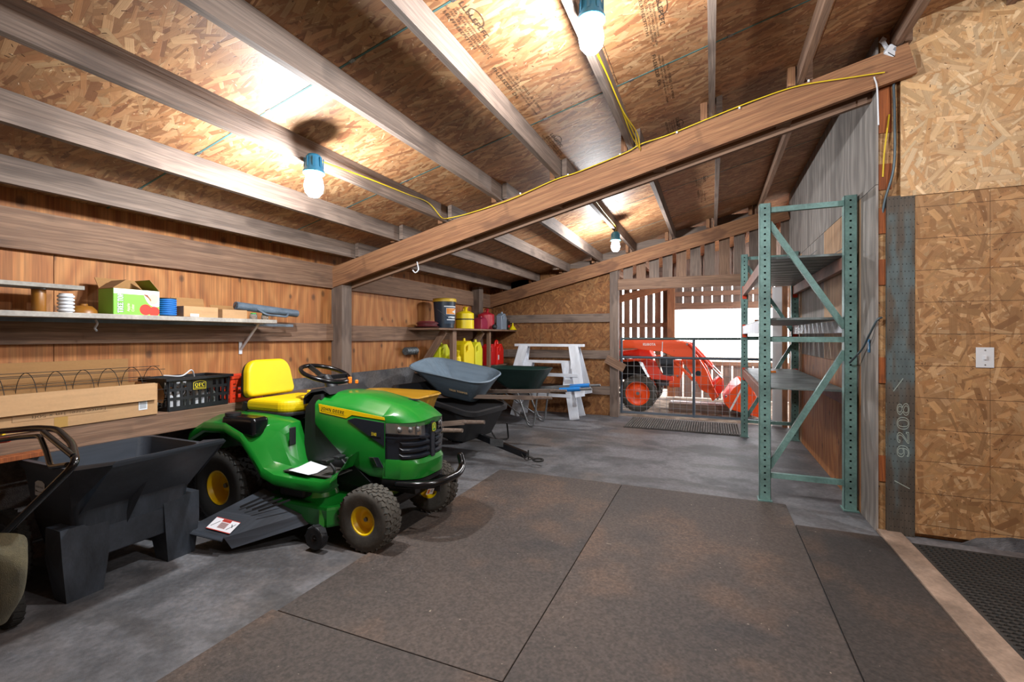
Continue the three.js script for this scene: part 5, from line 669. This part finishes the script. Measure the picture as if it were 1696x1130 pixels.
// ---------- small fittings ----------
{
  const s = thing('light_switch', 'white light switch plate on the strand-board wall', 'switch', [1.54, 1.165, ZO + 0.019]); part(s, 'plate', rb(0.085, 0.125, 0.006, 0.002, 0, 0, 0.003), M.white); part(s, 'toggle', rb(0.012, 0.026, 0.014, 0.003, 0.0, 0.0, 0.01), M.white); for (const y of [0.045, -0.045]) part(s, 'screw', cyl(V(0, y, 0.006), V(0, y, 0.0075), 0.004), M.steel);
  const c = thing('security_camera', 'small white cube security camera under the roof by the strand-board wall', 'camera', [1.06, 3.13, -3.74], 0.3); part(c, 'body', rb(0.07, 0.07, 0.05, 0.01), M.white); part(c, 'bracket', [bar(V(-0.03, 0.03, -0.02), V(-0.07, 0.06, -0.03), 0.02, 0.015), bx(0.03, 0.04, 0.006, -0.075, 0.07, -0.035)], M.white); part(c, 'lens_window', bx(0.025, 0.02, 0.002, 0.01, 0.012, 0.0255), std({ color: 0x8a8e94, roughness: 0.3 })); part(c, 'grille_strip', bx(0.05, 0.004, 0.002, 0.008, -0.028, 0.0255), M.black); c.rotation.z = -0.6;
  // yellow supply cable clipped along the rafter and purlins
  const rafC = (x, z = -3.7, d = 0.02) => V(x, rafY(x) - d, z), r = 0.0045;
  const cab = (name, label, pts, m = M.cord) => solo(name, tube(pts, r, 6, pts.length * 6), m, label, 'cable');
  cab('yellow_cable', 'yellow cable clipped along the face of the main rafter', [V(1.02, rafY(1.0) - 0.14, -3.7), V(0.85, rafY(0.85) - 0.1, -3.695), V(0.55, rafY(0.55) - 0.02, -3.695), V(0.3, rafY(0.3) - 0.0, -3.695), V(0, rafY(0), -3.695), V(-0.3, rafY(-0.3) - 0.005, -3.695), V(-0.5, rafY(-0.5) + 0.005, -3.69), V(-0.62, rafY(-0.62) - 0.015, -3.69), V(-1, rafY(-1) - 0.02, -3.692), V(-1.2, rafY(-1.2) - 0.01, -3.692), V(-1.6, rafY(-1.6) - 0.03, -3.692), V(-2.0, rafY(-2) - 0.01, -3.69), V(-2.22, rafY(-2.22) + 0.02, -3.69)]);
  cab('yellow_cable', 'yellow cable running along the purlin to the lamp above the mower', [V(-2.22, rafY(-2.22) + 0.02, -3.69), V(-2.225, rafY(-2.26) + 0.02, -3.6), V(-2.23, rafY(-2.26) + 0.1, -3.4), V(-2.23, rafY(-2.26) + 0.09, -3.1), V(-2.23, rafY(-2.26) + 0.07, -2.6), V(-2.22, rafY(-2.26) + 0.04, -2.2), V(-2.19, 2.36, -2.1)]);
  for (const k of [0, 1, 2]) cab('yellow_cable', ['yellow cable bundle strand nearest the purlin face of the middle lamp', 'slack yellow cable strand hanging loosest beside the middle lamp purlin', 'yellow cable strand looping onto the rafter below the middle lamp'][k], [V(-0.53 + k * 0.012, rafY(-0.58) + 0.02 - 0.02 * k, -3.685), V(-0.545 + k * 0.022, rafY(-0.58) + 0.03, -3.5), V(-0.553 + k * 0.01, rafY(-0.58) + 0.06 - 0.02 * k, -3.1), V(-0.552, rafY(-0.58) + 0.05, -2.7), V(-0.55, rafY(-0.58) + 0.045 - k * 0.008, -2.3), V(-0.49, 2.8, -2.06)]);
  cab('yellow_cable', 'yellow cable running along the far purlin to the distant lamp', [V(-1.14, rafY(-1.17) + 0.02, -3.9), V(-1.095, rafY(-1.12) + 0.06, -4.4), V(-1.095, rafY(-1.12) + 0.05, -5.2), V(-1.09, rafY(-1.12) + 0.03, -5.8), V(-1.11, 2.6, -5.9)]);
  for (let x = -1.5; x < 0.9; x += 0.42) solo('cable_staple', bx(0.012, 0.014, 0.006, x, rafY(x) - 0.012, -3.692), M.white, 'white cable staple on the main rafter', 'staple', 'cable staples on the rafter');
  solo('yellow_cable', tube([V(1.07, 2.75, ZO + 0.005), V(1.055, 2.62, ZO + 0.01), V(1.045, 2.5, ZO + 0.0), V(1.04, 2.35, ZO - 0.01)], 0.005, 6), M.cord, 'yellow cable dropping inside the open stud gap', 'cable'); solo('grey_cable', tube([V(1.09, 3.0, ZO + 0.012), V(1.095, 2.7, ZO + 0.02), V(1.09, 2.4, ZO + 0.02), V(1.05, 2.2, ZO + 0.0), V(1.04, 2.1, ZO - 0.02)], 0.008, 7), M.galv, 'grey cable hanging down the edge of the strand-board wall', 'cable');
  solo('grey_cable', tube([V(1.03, 1.42, ZO + 0.01), V(1.0, 1.4, ZO + 0.02), V(0.975, 1.3, -3.85), V(0.97, 1.2, -4.0), V(0.93, 1.1, -4.13)], 0.007, 7), M.galv, 'grey cable from the partition edge to the rack', 'cable');
  const ob = thing('outlet_tag', 'small blue and white tag on the weathered plywood strip', 'tag', [0.994, 1.23, -3.93]); part(ob, 'plate', bx(0.004, 0.09, 0.04), M.tape); part(ob, 'mark', bx(0.0045, 0.05, 0.015, -0.0005, 0, 0), M.white);
  solo('ceiling_hook', tube([V(-2.62, rafY(-2.62) - 0.24, -3.8), V(-2.6, rafY(-2.62) - 0.27, -3.78), V(-2.585, rafY(-2.62) - 0.32, -3.77), V(-2.62, rafY(-2.62) - 0.345, -3.77), V(-2.65, rafY(-2.62) - 0.32, -3.77)], 0.006, 7), M.white, 'white screw hook under the main rafter', 'hook');
  solo('white_cord', tube([V(0.97, 2.98, -3.72), V(0.98, 2.9, -3.7), V(0.985, 2.75, -3.7), V(0.99, 2.66, -3.71)], 0.005, 6), M.white, 'short white cord hanging at the rafter end', 'cord');
}
renderer.render(scene, camera);
